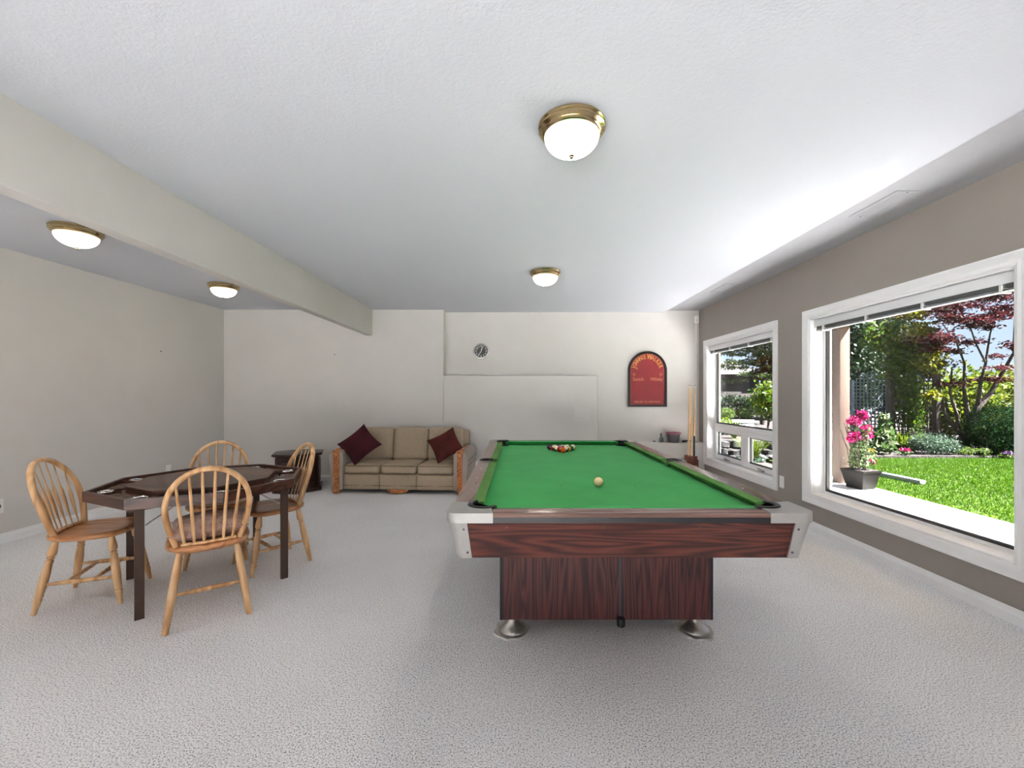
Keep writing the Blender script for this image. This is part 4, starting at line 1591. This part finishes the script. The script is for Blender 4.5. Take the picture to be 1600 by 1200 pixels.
# access panel
ap = thing('access_panel', 'small square white access panel on the far wall', 'access panel', (0.898, YA, 0.972))
fr = MB()
for (x0, x1, z0, z1) in ((-0.105, -0.085, -0.105, 0.105), (0.085, 0.105, -0.105, 0.105), (-0.085, 0.085, -0.105, -0.085), (-0.085, 0.085, 0.085, 0.105)):
    fr.box(x0, x1, -0.010, 0, z0, z1)
fr.build('panel_frame', 'panel', ap)
MB().box(-0.083, 0.083, -0.007, 0, -0.083, 0.083, 0.002).build('panel_door', 'panel', ap)


def outlet(label, loc, rz, kind='outlet', group=None):
    o_ = thing('wall_outlet' if kind != 'switch' else 'wall_plate', label, 'outlet' if kind != 'switch' else 'wall plate', loc, rz, group)
    MB().box(-0.036, 0.036, -0.007, 0, -0.06, 0.06, 0.003).build('cover_plate', 'plate', o_)
    if kind == 'outlet':
        for z in (-0.022, 0.022):
            MB().box(-0.017, 0.017, -0.009, -0.005, z - 0.014, z + 0.014, 0.003).build('socket', 'plate', o_)
    elif kind == 'jack':
        MB().box(-0.014, 0.014, -0.010, -0.005, -0.012, 0.014, 0.002).build('jack', 'black', o_)
    return o_


xw = lambda y: XL - 0.023 * (YA - y) * 3.4 / 3.4 * ((xl0 - 0.10 - XL) / (Y0 - 0.2 - YA)) / 0.023 * -1 if False else XL + (xl0 - 0.10 - XL) * (YA - y) / (YA - Y0 + 0.2)
outlet('white power outlet low on the plain left wall near the corner', (xw(5.16), 5.16, 0.326), R(90))
outlet('white wall jack plate with a black socket low on the left wall', (xw(3.50), 3.50, 0.315), R(90), 'jack')
outlet('blank white plate on the taupe wall between the two windows', (XR, 4.315, 0.353), R(-90), 'switch')

# motion sensor with its cord cover in the corner
ms = thing('motion_sensor', 'small white motion sensor up in the far corner with a cord cover below', 'sensor', (2.655, YB - 0.0, 2.36))
MB().box(-0.028, 0.028, -0.045, -0.001, -0.055, 0.055, 0.010, 3).build('sensor_body', 'plate', ms)
MB().box(-0.008, 0.008, -0.012, -0.001, -1.80, -0.055, 0.002).build('cord_cover', 'plate', ms)
MB().lathe((0, -0.044, -0.015), (0, -0.051, -0.015), [(0, 0.017), (0.6, 0.014), (1, 0.006)], 12).build('lens', 'dial_white', ms)

# nails left in the wall
for (lb, loc, rx) in (('bare nail in the far wall below the beam end', (-2.645, YA - 0.0005, 1.82), (0, -1, 0)), ('bare nail in the plain left wall above the games table', (xw(5.05) + 0.0005, 5.05, 1.76), (1, 0, 0))):
    p0 = Vector(loc)
    d = Vector(rx)
    nl = MB().lathe((0, 0, 0), d * 0.012 + Vector((0, 0, 0.002)), [(0, 0.003), (0.75, 0.003), (0.76, 0.008), (1, 0.007)], 8).build('wall_nail', 'grey_strip', None)
    nl.location = p0
    tag(nl, lb, 'nail')

# ------------------------------------------------------------------ ledge things and cues
ZL = 0.546
bt = MB().lathe((0, 0, 0), (0, 0, 0.135), [(0, 0.030), (0.05, 0.034), (0.35, 0.036), (0.55, 0.026), (0.68, 0.013), (0.85, 0.012), (0.86, 0.016), (1.0, 0.014)], 16)
b_ = thing('squeeze_bottle', 'small grey-green bottle on the corner ledge below the pub sign', 'bottle', (2.10, 6.19, ZL))
MB().lathe((0, 0, 0), (0, 0, 0.105), [(0, 0.030), (0.05, 0.034), (0.4, 0.036), (0.68, 0.027), (0.85, 0.014), (1.0, 0.013)], 16).build('bottle_body', 'bottle', b_, smooth=50)
MB().lathe((0, 0, 0.104), (0, 0, 0.14), [(0, 0.015), (0.4, 0.015), (0.5, 0.009), (1.0, 0.007)], 12).build('cap', 'grey_strip', b_)

tb = thing('plastic_tub', 'grey plastic tub with a mauve rim on the corner ledge', 'tub', (2.285, 6.20, ZL))
seg = 24
MB().lathe((0, 0, 0), (0, 0, 0.128), [(0, 0.02), (0, 0.074), (0.06, 0.078), (1.0, 0.094), (1.0, 0.088), (0.1, 0.072), (0.1, 0.01)], seg).build('tub_body', 'pot_grey', tb, smooth=40)
MB().lathe((0, 0, 0.118), (0, 0, 0.146), [(0, 0.094), (0.15, 0.106), (1.0, 0.108), (1.0, 0.098), (0.1, 0.090)], seg).build('tub_rim', 'pot_pink', tb, smooth=40)

br = thing('table_brush', 'flat black brush lying on the ledge next to the tub', 'brush', (2.465, 6.19, ZL), R(4))
MB().box(-0.05, 0.09, -0.018, 0.018, 0.014, 0.03, 0.005).build('brush_handle', 'black', br)
MB().box(-0.055, 0.0, -0.02, 0.02, 0.0, 0.016, 0.002).build('bristle_block', 'grey_strip', br)

ch_ = thing('chalk_tray', 'little white dish of chalk on the ledge beside the grey-green bottle', 'chalk dish', (1.99, 6.17, ZL))
MB().lathe((0, 0, 0), (0, 0, 0.012), [(0, 0.01), (0, 0.036), (1, 0.042), (1, 0.038), (0.3, 0.03), (0.3, 0.005)], 18).build('dish', 'plate', ch_)
for (dx, dy) in ((-0.012, 0.0), (0.014, 0.006)):
    MB().box(dx - 0.01, dx + 0.01, dy - 0.01, dy + 0.01, 0.005, 0.022, 0.002).build('chalk_cube', 'grey_strip', ch_)

# rack and cues
rk = thing('cue_rack', 'brown wooden floor stand holding the pool cues in the corner', 'cue rack', (2.43, 5.93, 0))
MB().box(-0.085, 0.085, -0.075, 0.075, 0.0, 0.03, 0.005).build('rack_base', 'rack_wood', rk)
for s in (-1, 1):
    MB().box(s * 0.075 - 0.008, s * 0.075 + 0.008, -0.065, 0.065, 0.03, 0.34, 0.003).build('rack_side', 'rack_wood', rk)
for (y0, y1) in ((-0.065, -0.053), (0.053, 0.065)):
    MB().box(-0.067, 0.067, y0, y1, 0.26, 0.39, 0.003).build('rack_board', 'rack_wood', rk)
cues = [((2.395, 5.925, 0.031), (2.515, 6.19, 1.385), False, 'pale maple pool cue in the rack, the one closest to the tub'),
        ((2.43, 5.90, 0.031), (2.545, 6.20, 1.375), False, 'pale maple pool cue in the middle of the rack'),
        ((2.468, 5.925, 0.031), (2.60, 6.20, 1.38), True, 'pool cue with a black butt, in the rack')]
for (p0, p1, dark, lb) in cues:
    q = thing('pool_cue', lb, 'pool cue', p0, 0, 'pool cues in the floor rack')
    d = Vector(p1) - Vector(p0)
    MB().lathe((0, 0, 0), d * 0.46, [(0, 0.012), (0.02, 0.0145), (0.5, 0.0135), (1, 0.0115)], 12).build('butt', 'cue_dark' if dark else 'cue_wood', q, smooth=50)
    MB().lathe(d * 0.46, d * 0.975, [(0, 0.0115), (0.03, 0.0115), (1, 0.0068)], 12).build('shaft', 'cue_wood', q, smooth=50)
    MB().lathe(d * 0.975, d * 0.992, [(0, 0.0068), (1, 0.0066)], 12).build('ferrule', 'cue_white', q)
    MB().lathe(d * 0.992, d, [(0, 0.0075), (1, 0.0055)], 12).build('tip', 'black', q)

# ------------------------------------------------------------------ outdoors
struct(box('ground', 'mulch_ground', -30, 45, -30, 45, -0.30, -0.06), 'garden earth')
slab = MB().box(XR + T + 0.02, 4.81, -8, 6.55, -0.10, -0.01).build('patio_slab', 'concrete')
struct(slab, 'pale concrete patio')
struct(box('terrace', 'concrete', -14, XR + T + 0.02, -12, Y0 - 0.2, -0.10, -0.01), 'unseen concrete terrace added to bounce light into the room')  # out of view, added pale to bounce light through the rear opening
struct(box('lawn', 'lawn', 4.81, 24, -14, 8.35, -0.08, -0.012), 'green lawn')

# lawn blades where the window shows them
rg = np.random.default_rng(4)
ng = 70000
gx = 4.83 + rg.random(ng) * 5.2
gy = 4.0 + rg.random(ng) * 4.3
ok = (gx / gy > 0.66) & (gx / gy < 1.32) & ((gx > 5.75) | (gy < 7.9))
gx, gy = gx[ok], gy[ok]
ng = len(gx)
az = rg.random(ng) * 2 * PI
hh = 0.018 + 0.022 * rg.random(ng)
wdt = 0.004 + 0.003 * rg.random(ng)
base = np.stack([gx, gy, np.full(ng, -0.014)], 1)
sd = np.stack([np.cos(az), np.sin(az), np.zeros(ng)], 1) * wdt[:, None]
tip = base + np.stack([0.012 * rg.normal(size=ng), 0.012 * rg.normal(size=ng), hh], 1)
g = np_mesh('lawn_grass', np.stack([base - sd, base + sd, tip], 1).reshape(-1, 3), 3, 'grass')
g['kind'] = 'stuff'
g['label'] = 'short bright green grass of the lawn'
g['category'] = 'grass'

struct(box('rear_sun_block', 'eave', -5.0, XR + T + 0.02, -4.0, Y0 - 0.2, 2.35, 2.5), 'unseen cream overhang added to keep direct sun out of the rear opening')  # unseen, added to block sun and steep bounce at the rear opening

# patio roof, beam and post
pr_ = MB().box(XR + T + 0.02, 4.76, -8, 6.15, 2.46, 2.62).build('patio_roof', 'eave')
struct(pr_, 'cream soffit of the patio cover')
struct(box('patio_beam', 'eave', 4.52, 4.72, -8, 6.15, 2.25, 2.46), 'cream beam along the patio edge')
struct(MB().box(XR + T + 0.02, 4.52, 5.97, 6.13, 2.25, 2.46).build('patio_cross_beam', 'eave'), 'cream beam at the end of the patio cover')
for i_, y in enumerate((5.95, 1.0)):
    struct(MB().box(4.54, 4.68, y, y + 0.15, -0.01, 2.25, 0.008).build('patio_column', 'stucco'), 'peach stucco patio post')


def shrub(name, label, cat, loc, blobs, n, size, mat, seed, group=None, stem=True, **kw):
    t = thing(name, label, cat, loc, 0, group)
    leaves('foliage', mat, blobs, n, size, seed, t, **kw)
    if stem:
        st = MB()
        for k in range(4):
            a = k * 1.7
            st.tube([(0.02 * math.cos(a), 0.02 * math.sin(a), -0.02), (0.05 * math.cos(a), 0.05 * math.sin(a), blobs[0][2] * 0.6), (blobs[0][3] * 0.4 * math.cos(a), blobs[0][4] * 0.4 * math.sin(a), blobs[0][2])], 0.012, 5)
        st.build('stems', 'bark', t)
    return t


# planting bed behind the lawn
struct(box('planting_bed', 'soil', 4.9, 24, 8.35, 16, -0.08, 0.03), 'brown planting bed')

# potted flowers by the post
pt = thing('flower_planter', 'square bronze planter of magenta flowers standing on the patio by the post', 'planter', (4.60, 5.67, -0.01), R(14))
sq = lambda h_: [(-h_, -h_), (h_, -h_), (h_, h_), (-h_, h_)]
MB().prism(sq(0.105), 0.0, 0.225, sq(0.150)).prism(sq(0.158), 0.225, 0.25, sq(0.158)).build('pot', 'planter', pt, smooth=0)
MB().prism(sq(0.145), 0.235, 0.252).build('potting_soil', 'soil', pt, smooth=0)
stm = MB()
rr = random.Random(8)
for k in range(14):
    a, b2 = rr.uniform(-0.1, 0.1), rr.uniform(-0.1, 0.1)
    stm.tube([(a, b2, 0.24), (a * 1.3, b2 * 1.3, 0.5), (a * 2 + rr.uniform(-.04, .04), b2 * 2, rr.uniform(0.6, 0.95))], 0.004, 5)
stm.build('stems', 'bark', pt)
leaves('foliage', 'hosta', [(0, 0, 0.38, 0.17, 0.17, 0.13), (0.02, 0, 0.55, 0.13, 0.13, 0.16), (0, 0, 0.75, 0.12, 0.12, 0.14)], 900, 0.05, 31, pt, shell=0.2)
for (x, y, z, r_) in ((-0.10, 0, 0.70, 0.085), (0.07, -0.02, 0.72, 0.09), (0.11, 0.0, 0.80, 0.06), (-0.07, 0.03, 0.90, 0.085), (0.03, 0, 0.99, 0.06), (0.10, 0.03, 0.95, 0.05), (-0.01, -0.05, 0.80, 0.05), (0.10, -0.08, 0.36, 0.03), (-0.16, 0, 0.66, 0.05)):
    leaves('blossom', 'pink', [(x, y, z, r_, r_, r_ * 0.8)], 160, 0.04, int(z * 1000 + x * 100), pt, shell=0.35, long=1.1)

# downspout pipe on the lawn
dpz = MB().box(-0.045, 0.045, -0.42, 0.42, 0.0, 0.065, 0.012)
dpo = dpz.build('downspout_pipe', 'pipe')
dpo.location = (5.60, 6.28, -0.012)
dpo.rotation_euler = (0, 0, R(3))
tag(dpo, 'white downspout pipe lying on the lawn', 'pipe')


# trellises
def trellis(label, loc, w, h, mat, step, arch_top, posts, rz=0, gap=0.10):
    t = thing('trellis', label, 'trellis', loc, rz, 'garden trellises')
    lt = MB()
    n_ = int(w / step)
    for k in range(n_ + 1):
        x = -w / 2 + w * k / n_
        hz = h - (0.25 * (2 * x / w) ** 2 if arch_top else 0)
        lt.box(x - 0.012, x + 0.012, -0.008, 0.0, gap, hz)
    m_ = int(h / step)
    for k in range(m_ + 1):
        z = gap + (h - gap) * k / m_
        ww = w / 2
        if arch_top and z > h - 0.25:
            ww = w / 2 * math.sqrt(max(0.02, (h - z) / 0.25))
        lt.box(-ww, ww, 0.0, 0.008, z - 0.012, z + 0.012)
    lt.build('lattice', mat, t, smooth=0)
    for s in (-1, 1):
        MB().box(s * w / 2 - posts, s * w / 2 + posts, -posts, posts, -0.03, h + (0.06 if not arch_top else -0.2), 0.006).build('post', mat, t)
    if not arch_top:
        MB().box(-w / 2, w / 2, -0.03, 0.03, h - 0.02, h + 0.04).build('top_rail', mat, t)
    return t


trellis('blue-grey weathered lattice trellis behind the potted magenta flowers', (8.28, 9.9, 0.03), 0.86, 1.75, 'lattice_blue', 0.085, True, 0.025)
trellis('tall brown lattice trellis beside the purple maple', (8.62, 9.2, 0.03), 1.0, 2.50, 'lattice_brown', 0.085, False, 0.05)

# purple maple
mp = thing('maple_tree', 'purple-leaved maple with a dark forked trunk beside the lawn', 'tree', (9.55, 9.0, 0.02))
tk = MB()


def limb(pts, r0, r1):
    n_ = len(pts)
    tk.tube(pts, r0, 8, radii=[r0 + (r1 - r0) * i_ / (n_ - 1) for i_ in range(n_)])


limb([(0, 0, -0.03), (-0.02, 0, 0.2), (0.03, 0, 0.42)], 0.11, 0.085)
limb([(0.02, 0, 0.40), (0.12, 0.02, 0.62), (0.30, 0.05, 0.95), (0.52, 0.0, 1.25), (0.72, 0, 1.6)], 0.08, 0.035)
limb([(0.12, 0.02, 0.62), (0.02, 0.0, 0.9), (-0.04, 0, 1.3), (0.02, 0.05, 1.9)], 0.055, 0.02)
limb([(-0.01, 0, 0.3), (-0.2, 0.03, 0.52), (-0.42, 0.05, 0.85), (-0.5, 0, 1.2)], 0.06, 0.022)
limb([(-0.12, 0.02, 0.42), (-0.24, -0.04, 0.8), (-0.34, 0, 1.25), (-0.3, 0, 1.8)], 0.04, 0.015)
limb([(0.30, 0.05, 0.95), (0.30, 0, 1.4), (0.42, 0, 1.9), (0.4, -.1, 2.5), (0.5, -.15, 3.0)], 0.04, 0.006)
limb([(0.02, 0.05, 1.9), (-0.3, -0.1, 2.3), (-0.7, -0.2, 2.7)], 0.02, 0.01)
limb([(0.42, 0, 1.9), (0.1, -0.1, 2.3), (-0.1, -.1, 2.9)], 0.02, 0.01)
limb([(0.72, 0, 1.6), (0.9, -.1, 2.1), (0.8, -.2, 2.8)], 0.035, 0.012)
tk.build('trunk', 'bark', mp, smooth=60)
rg = random.Random(12)
bl = []
for k in range(80):
    x = rg.uniform(-1.15, 1.5)
    z = 1.5 + 2.4 * rg.random() ** 0.75
    bl.append((x, rg.uniform(-0.7, 0.7), z, rg.uniform(0.22, 0.42), rg.uniform(0.2, 0.4), rg.uniform(0.06, 0.14)))
bl = [b2 for i_, b2 in enumerate(bl) if i_ % 3 == 0 or not (0.05 < b2[0] < 0.6 and 1.9 < b2[2] < 2.75)]
bl += [(-0.9, -0.4, 3.0, 0.5, 0.4, 0.18), (-0.5, -0.5, 3.25, 0.5, 0.4, 0.18), (0.2, -0.5, 3.3, 0.5, 0.4, 0.15), (0.8, -0.4, 3.2, 0.5, 0.4, 0.15), (0.5, 0, 1.55, 0.4, 0.3, 0.1), (-0.3, 0, 1.45, 0.4, 0.3, 0.1)]
leaves('foliage', 'maple', bl, 21000, 0.065, 21, mp, shell=0.1, long=1.5, flat=0.5)

# leafy climber with yellowing tips
vn = thing('climbing_vine', 'tall green climber with yellow tips growing over the lattice', 'climber', (8.20, 9.05, 0.03))
leaves('foliage', 'vine', [(0.0, 0, 1.9, 0.5, 0.3, 0.6), (0.2, 0, 1.2, 0.35, 0.3, 0.5), (-0.3, 0.1, 2.5, 0.45, 0.3, 0.4), (0.35, -0.1, 2.2, 0.4, 0.25, 0.3), (0.25, 0, 0.7, 0.25, 0.25, 0.35)], 5200, 0.085, 41, vn, shell=0.15)
leaves('yellow_tips', 'vine_yellow', [(0.15, -0.3, 2.55, 0.4, 0.2, 0.25), (0.3, -0.35, 1.9, 0.35, 0.2, 0.3), (0.05, -0.25, 2.9, 0.3, 0.2, 0.15), (0.35, -0.3, 1.2, 0.25, 0.15, 0.15)], 1300, 0.085, 42, vn, shell=0.15)
st = MB()
for k in range(5):
    st.tube([(0.05 * k, 0, -0.03), (0.1 * k - 0.2, 0.05, 1.0), (0.15 * k - 0.3, 0, 2.4)], 0.009, 5)
st.build('stems', 'bark', vn)

# shrubs of the bed
shrub('blue_spruce', 'low spreading blue-green spruce at the lawn edge', 'shrub', (8.50, 8.64, 0.03), [(0, 0, 0.2, 0.45, 0.3, 0.22), (-0.25, 0, 0.26, 0.25, 0.2, 0.17), (0.28, -.05, 0.16, 0.22, 0.2, 0.14)], 5200, 0.05, 'spruce', 51, shell=0.4, long=3.0)
shrub('clipped_yew', 'round dark green clipped yew beside the maple trunk', 'shrub', (9.95, 8.75, 0.03), [(0, 0, 0.48, 0.60, 0.5, 0.52), (0.25, -0.1, 0.35, 0.5, 0.4, 0.38), (-0.2, -.15, 0.25, 0.45, 0.35, 0.28)], 26000, 0.04, 'yew', 52, shell=0.8, long=2.0)
t = thing('daylily_clump', 'lime green strappy daylily clump in front of the brown trellis', 'plant', (8.02, 8.98, 0.03))
blades('leaves', 'lime', [(rg.uniform(-0.25, 0.35), rg.uniform(-0.1, 0.1), 0) for _ in range(8)], 190, 0.62, 0.026, 53, t)
t = thing('hosta_clump', 'cream-variegated hosta beside the potted flowers', 'plant', (7.50, 8.70, 0.03))
leaves('leaves', 'hosta', [(0, 0, 0.35, 0.3, 0.2, 0.22), (-0.1, -.1, 0.15, 0.25, 0.2, 0.12), (0.05, 0, 0.7, 0.12, 0.12, 0.2)], 420, 0.16, 54, t, shell=0.2, long=1.7)
for (lb, x, y, mat, mat2) in (('small clump of magenta bedding flowers at the lawn edge', 7.75, 8.47, 'pink', 'hosta'),
                              ('small clump of yellow bedding flowers at the lawn edge', 6.98, 8.40, 'yellow', 'shrub_light'),
                              ('small clump of violet bedding flowers before the clipped yew', 9.55, 8.25, 'purple', 'shrub_light'),
                              ('small clump of pale violet flowers by the maple trunk', 8.85, 8.62, 'purple', 'lime')):
    t = thing('bedding_flowers', lb, 'flowers', (x, y, 0.03 if y > 8.35 else -0.012), 0, 'bedding flowers along the lawn edge')
    leaves('leaves', mat2, [(0, 0, 0.06, 0.16, 0.12, 0.06)], 160, 0.05, int(x * 100), t, shell=0.2)
    leaves('blossom', mat, [(0, -.02, 0.11, 0.11, 0.08, 0.045)], 120, 0.035, int(x * 77), t, shell=0.2, long=1.1)
for (x, y, s, sd_, lb) in ((9.0, 8.5, 0.16, 61, 'pale green edging plant at the foot of the maple'), (9.25, 8.42, 0.15, 62, 'pale green edging plant in front of the clipped yew'), (6.75, 8.62, 0.16, 63, 'pale green edging plant beside the yellow bedding flowers')):
    shrub('edging_plant', lb, 'plant', (x, y, 0.03), [(0, 0, s * 0.5, s, s, s * 0.6)], 260, 0.05, 'shrub_light', sd_, 'pale edging plants along the lawn', stem=False, shell=0.2)

# backdrop trees and hedge
def tree(name, label, loc, h, crown, n, size, mat, seed, bark='bark', r0=0.12, group=None, **kw):
    t = thing(name, label, 'tree', loc, 0, group)
    MB().tube([(0, 0, -0.05), (0.05, 0, h * 0.4), (-0.03, 0.05, h * 0.85)], r0, 8, radii=[r0, r0 * 0.7, r0 * 0.3]).build('trunk', bark, t, smooth=60)
    leaves('foliage', mat, crown, n, size, seed, t, **kw)
    return t


tree('evergreen_tree', 'dense dark green evergreen behind the climber', (11.3, 14.7, 0), 5, [(0, 0, 2.0, 1.1, 1.0, 1.9), (0.2, 0, 3.6, 0.9, 0.8, 1.2), (-0.9, 0, 2.5, 0.9, 0.8, 2.0), (0.9, 0.3, 2.2, 0.8, 0.8, 1.5)], 15000, 0.14, 'dark_green', 71, group='dark evergreens beyond the bed', shell=0.6)
tree('evergreen_tree', 'dark green evergreen seen past the patio post', (14.6, 16.8, 0), 5, [(0, 0, 2.4, 1.2, 1.0, 2.2), (-0.2, 0, 4.2, 0.9, 0.8, 1.2)], 11000, 0.14, 'dark_green', 72, group='dark evergreens beyond the bed', shell=0.6)
tree('hedge_shrub', 'sunlit yellow-green shrub behind the maple', (14.6, 12.9, 0), 2, [(0, 0, 1.0, 1.1, 0.8, 1.0), (0.8, 0, 1.3, 0.9, 0.8, 0.9), (-0.9, 0, 0.9, 0.8, 0.7, 0.8)], 7000, 0.13, 'hedge', 73, r0=0.05, group='yellow-green shrubs behind the maple', shell=0.4)
tree('hedge_shrub', 'sunlit yellow-green shrub behind the brown trellis', (12.2, 11.6, 0), 2, [(0, 0, 1.0, 1.0, 0.8, 1.0), (-0.7, 0, 0.8, 0.6, 0.6, 0.8)], 5500, 0.13, 'hedge', 74, r0=0.05, group='yellow-green shrubs behind the maple', shell=0.4)

# raised ground and stones seen through the smaller window
tr = MB().prism([(2.9, 8.35), (5.75, 8.35), (13.9, 20.0), (2.9, 20.0)], -0.2, 0.34)
struct(tr.build('raised_bank', 'soil', smooth=0), 'raised garden bank')
dv = MB().prism([(4.0, 10.2), (5.7, 10.2), (8.4, 15.0), (4.0, 15.0)], 0.34, 0.355)
struct(dv.build('driveway', 'gravel', smooth=0), 'pale gravel driveway')
rw = thing('rock_wall', 'low dry-stone retaining wall outside the crank-sash window', 'rock wall', (0, 0, 0))
rr = random.Random(77)
sbase = None
for row in range(3):
    x = 3.3 + 0.1 * row
    while x < 5.5:
        w_ = rr.uniform(0.16, 0.30)
        if sbase is None:
            bm = bmesh.new()
            bmesh.ops.create_icosphere(bm, subdivisions=2, radius=0.5)
            for v in bm.verts:
                v.co *= 1 + 0.16 * math.sin(v.co.x * 9 + 2 * v.co.y * 5) + 0.08 * rr.uniform(-1, 1)
                v.co = [math.copysign(min(abs(q), 0.42), q) for q in v.co]
            sbase = MB().bm(bm).build('stone', 'stone', rw, smooth=30)
            so = sbase
        else:
            so = share(sbase, rw)
        so.location = (x + w_ / 2, 8.22 + 0.05 * row + rr.uniform(-0.03, 0.03), 0.0 + 0.13 * row)
        so.scale = (w_ * 1.15, 0.28, rr.uniform(0.17, 0.21))
        so.rotation_euler = (rr.uniform(-0.2, 0.2), rr.uniform(-0.15, 0.15), rr.uniform(-0.3, 0.3))
        x += w_
gc = thing('ornamental_grass', 'green arching ornamental grass in front of the rock wall', 'plant', (4.30, 7.80, -0.02))
blades('leaves', 'lime', [(rr.uniform(-0.1, 0.1), rr.uniform(-0.1, 0.1), 0.05) for _ in range(6)], 170, 0.62, 0.022, 81, gc, spread=0.5)
leaves('base_leaves', 'spruce', [(0, 0, 0.08, 0.3, 0.25, 0.08)], 220, 0.07, 82, gc, shell=0.1)
for (lb, x, y, s, mat, sd_) in (('yellow-green mounded shrub on the bank by the driveway', 4.72, 9.6, 0.24, 'lime', 83),
                                ('light green globe shrub across the driveway, beside the yellow-green mound', 7.50, 15.2, 0.30, 'shrub_light', 84),
                                ('light green globe shrub across the driveway, in the middle', 8.22, 15.3, 0.31, 'shrub_light', 85),
                                ('light green globe shrub across the driveway, below the pine trunk', 8.98, 15.2, 0.33, 'shrub_light', 86)):
    shrub('bank_shrub', lb, 'shrub', (x, y, 0.34), [(0, 0, s * 0.75, s, s, s * 0.75)], 1000, 0.07, mat, sd_, 'shrubs around the driveway', stem=False, shell=0.4)
t = thing('spiky_yucca', 'spiky yucca on top of the rock wall', 'plant', (4.48, 8.75, 0.34))
blades('leaves', 'shrub_light', [(0, 0, 0)], 60, 0.42, 0.03, 87, t, spread=0.9, arch=0.1)
tree('garden_hedge', 'dark clipped hedge across the driveway', (8.4, 16.6, 0.34), 0.6, [(-1.2, 0, 0.45, 0.9, 0.4, 0.45), (0, 0, 0.45, 0.9, 0.4, 0.45), (1.2, 0.2, 0.45, 0.9, 0.4, 0.45)], 7000, 0.09, 'dark_green', 88, r0=0.03, shell=0.6)

# conifer beyond the smaller window
pn = thing('pine_tree', 'tall open pine with drooping branches beyond the driveway', 'tree', (7.35, 12.7, 0.34))
tk = MB()
limb([(0, 0, -0.05), (0.02, 0, 1.5), (-0.02, 0, 3.5), (0.03, 0, 6.0)], 0.07, 0.04)
bl = []
rg = random.Random(31)
for k in range(30):
    z = 1.3 + 4.2 * k / 29
    a = rg.uniform(0, 2 * PI)
    L_ = rg.uniform(0.8, 1.5)
    e = (L_ * math.cos(a), L_ * math.sin(a), z + rg.uniform(-0.15, 0.1))
    limb([(0, 0, z), (e[0] * 0.5, e[1] * 0.5, z + 0.08), e], 0.03, 0.008)
    for q in range(3):
        f_ = 0.4 + 0.3 * q
        bl.append((e[0] * f_, e[1] * f_, z - 0.02, 0.24, 0.24, 0.10))
# long limbs reaching over the bank
for (z, x, y) in ((2.55, -1.5, -0.4), (2.15, -1.3, 0.1), (1.75, -1.4, -0.2), (1.35, -1.35, 0.0), (3.0, -1.2, -0.3)):
    limb([(0, 0, z), (x * 0.5, y * 0.5, z + 0.1), (x, y, z)], 0.035, 0.01)
    for f_ in (0.45, 0.7, 0.95):
        bl.append((x * f_, y * f_, z - 0.03, 0.2, 0.2, 0.09))
bl += [(0.3, -0.2, 1.5, 0.6, 0.5, 0.6), (0.3, -0.2, 2.5, 0.7, 0.5, 0.7), (-0.1, -0.2, 2.1, 0.5, 0.4, 0.6), (0.2, -0.2, 3.2, 0.6, 0.5, 0.5)]
tk.build('trunk', 'bark_pine', pn, smooth=60)
leaves('foliage', 'pine', bl, 20000, 0.11, 91, pn, shell=0.1, long=2.4)
tree('leafy_tree', 'bright green leafy shrub beside the pine trunk', (6.42, 10.85, 0.34), 1.4, [(0, 0, 0.75, 0.45, 0.4, 0.5)], 1800, 0.10, 'vine', 92, r0=0.03, shell=0.3)
# house across the way
hs = thing('far_house', 'pale distant house glimpsed beyond the driveway', 'house', (8.0, 21.0, -0.06))
box('wall', 'far_wall', -4, 4, 0, 6, 0, 2.3, hs)
MB().add([(-4.3, -0.3, 2.3), (4.3, -0.3, 2.3), (4.3, 6.3, 2.3), (-4.3, 6.3, 2.3), (-4.3, 3, 3.2), (4.3, 3, 3.2)], [(0, 1, 5, 4), (2, 3, 4, 5), (0, 4, 3), (1, 2, 5), (3, 2, 1, 0)]).build('roof', 'stone', hs, smooth=0)
for x in (-2.2, 0.6, 2.6):
    wdw = MB().box(x - 0.5, x + 0.5, -0.03, 0.01, 0.8, 1.7).build('house_window', 'gasket', hs)
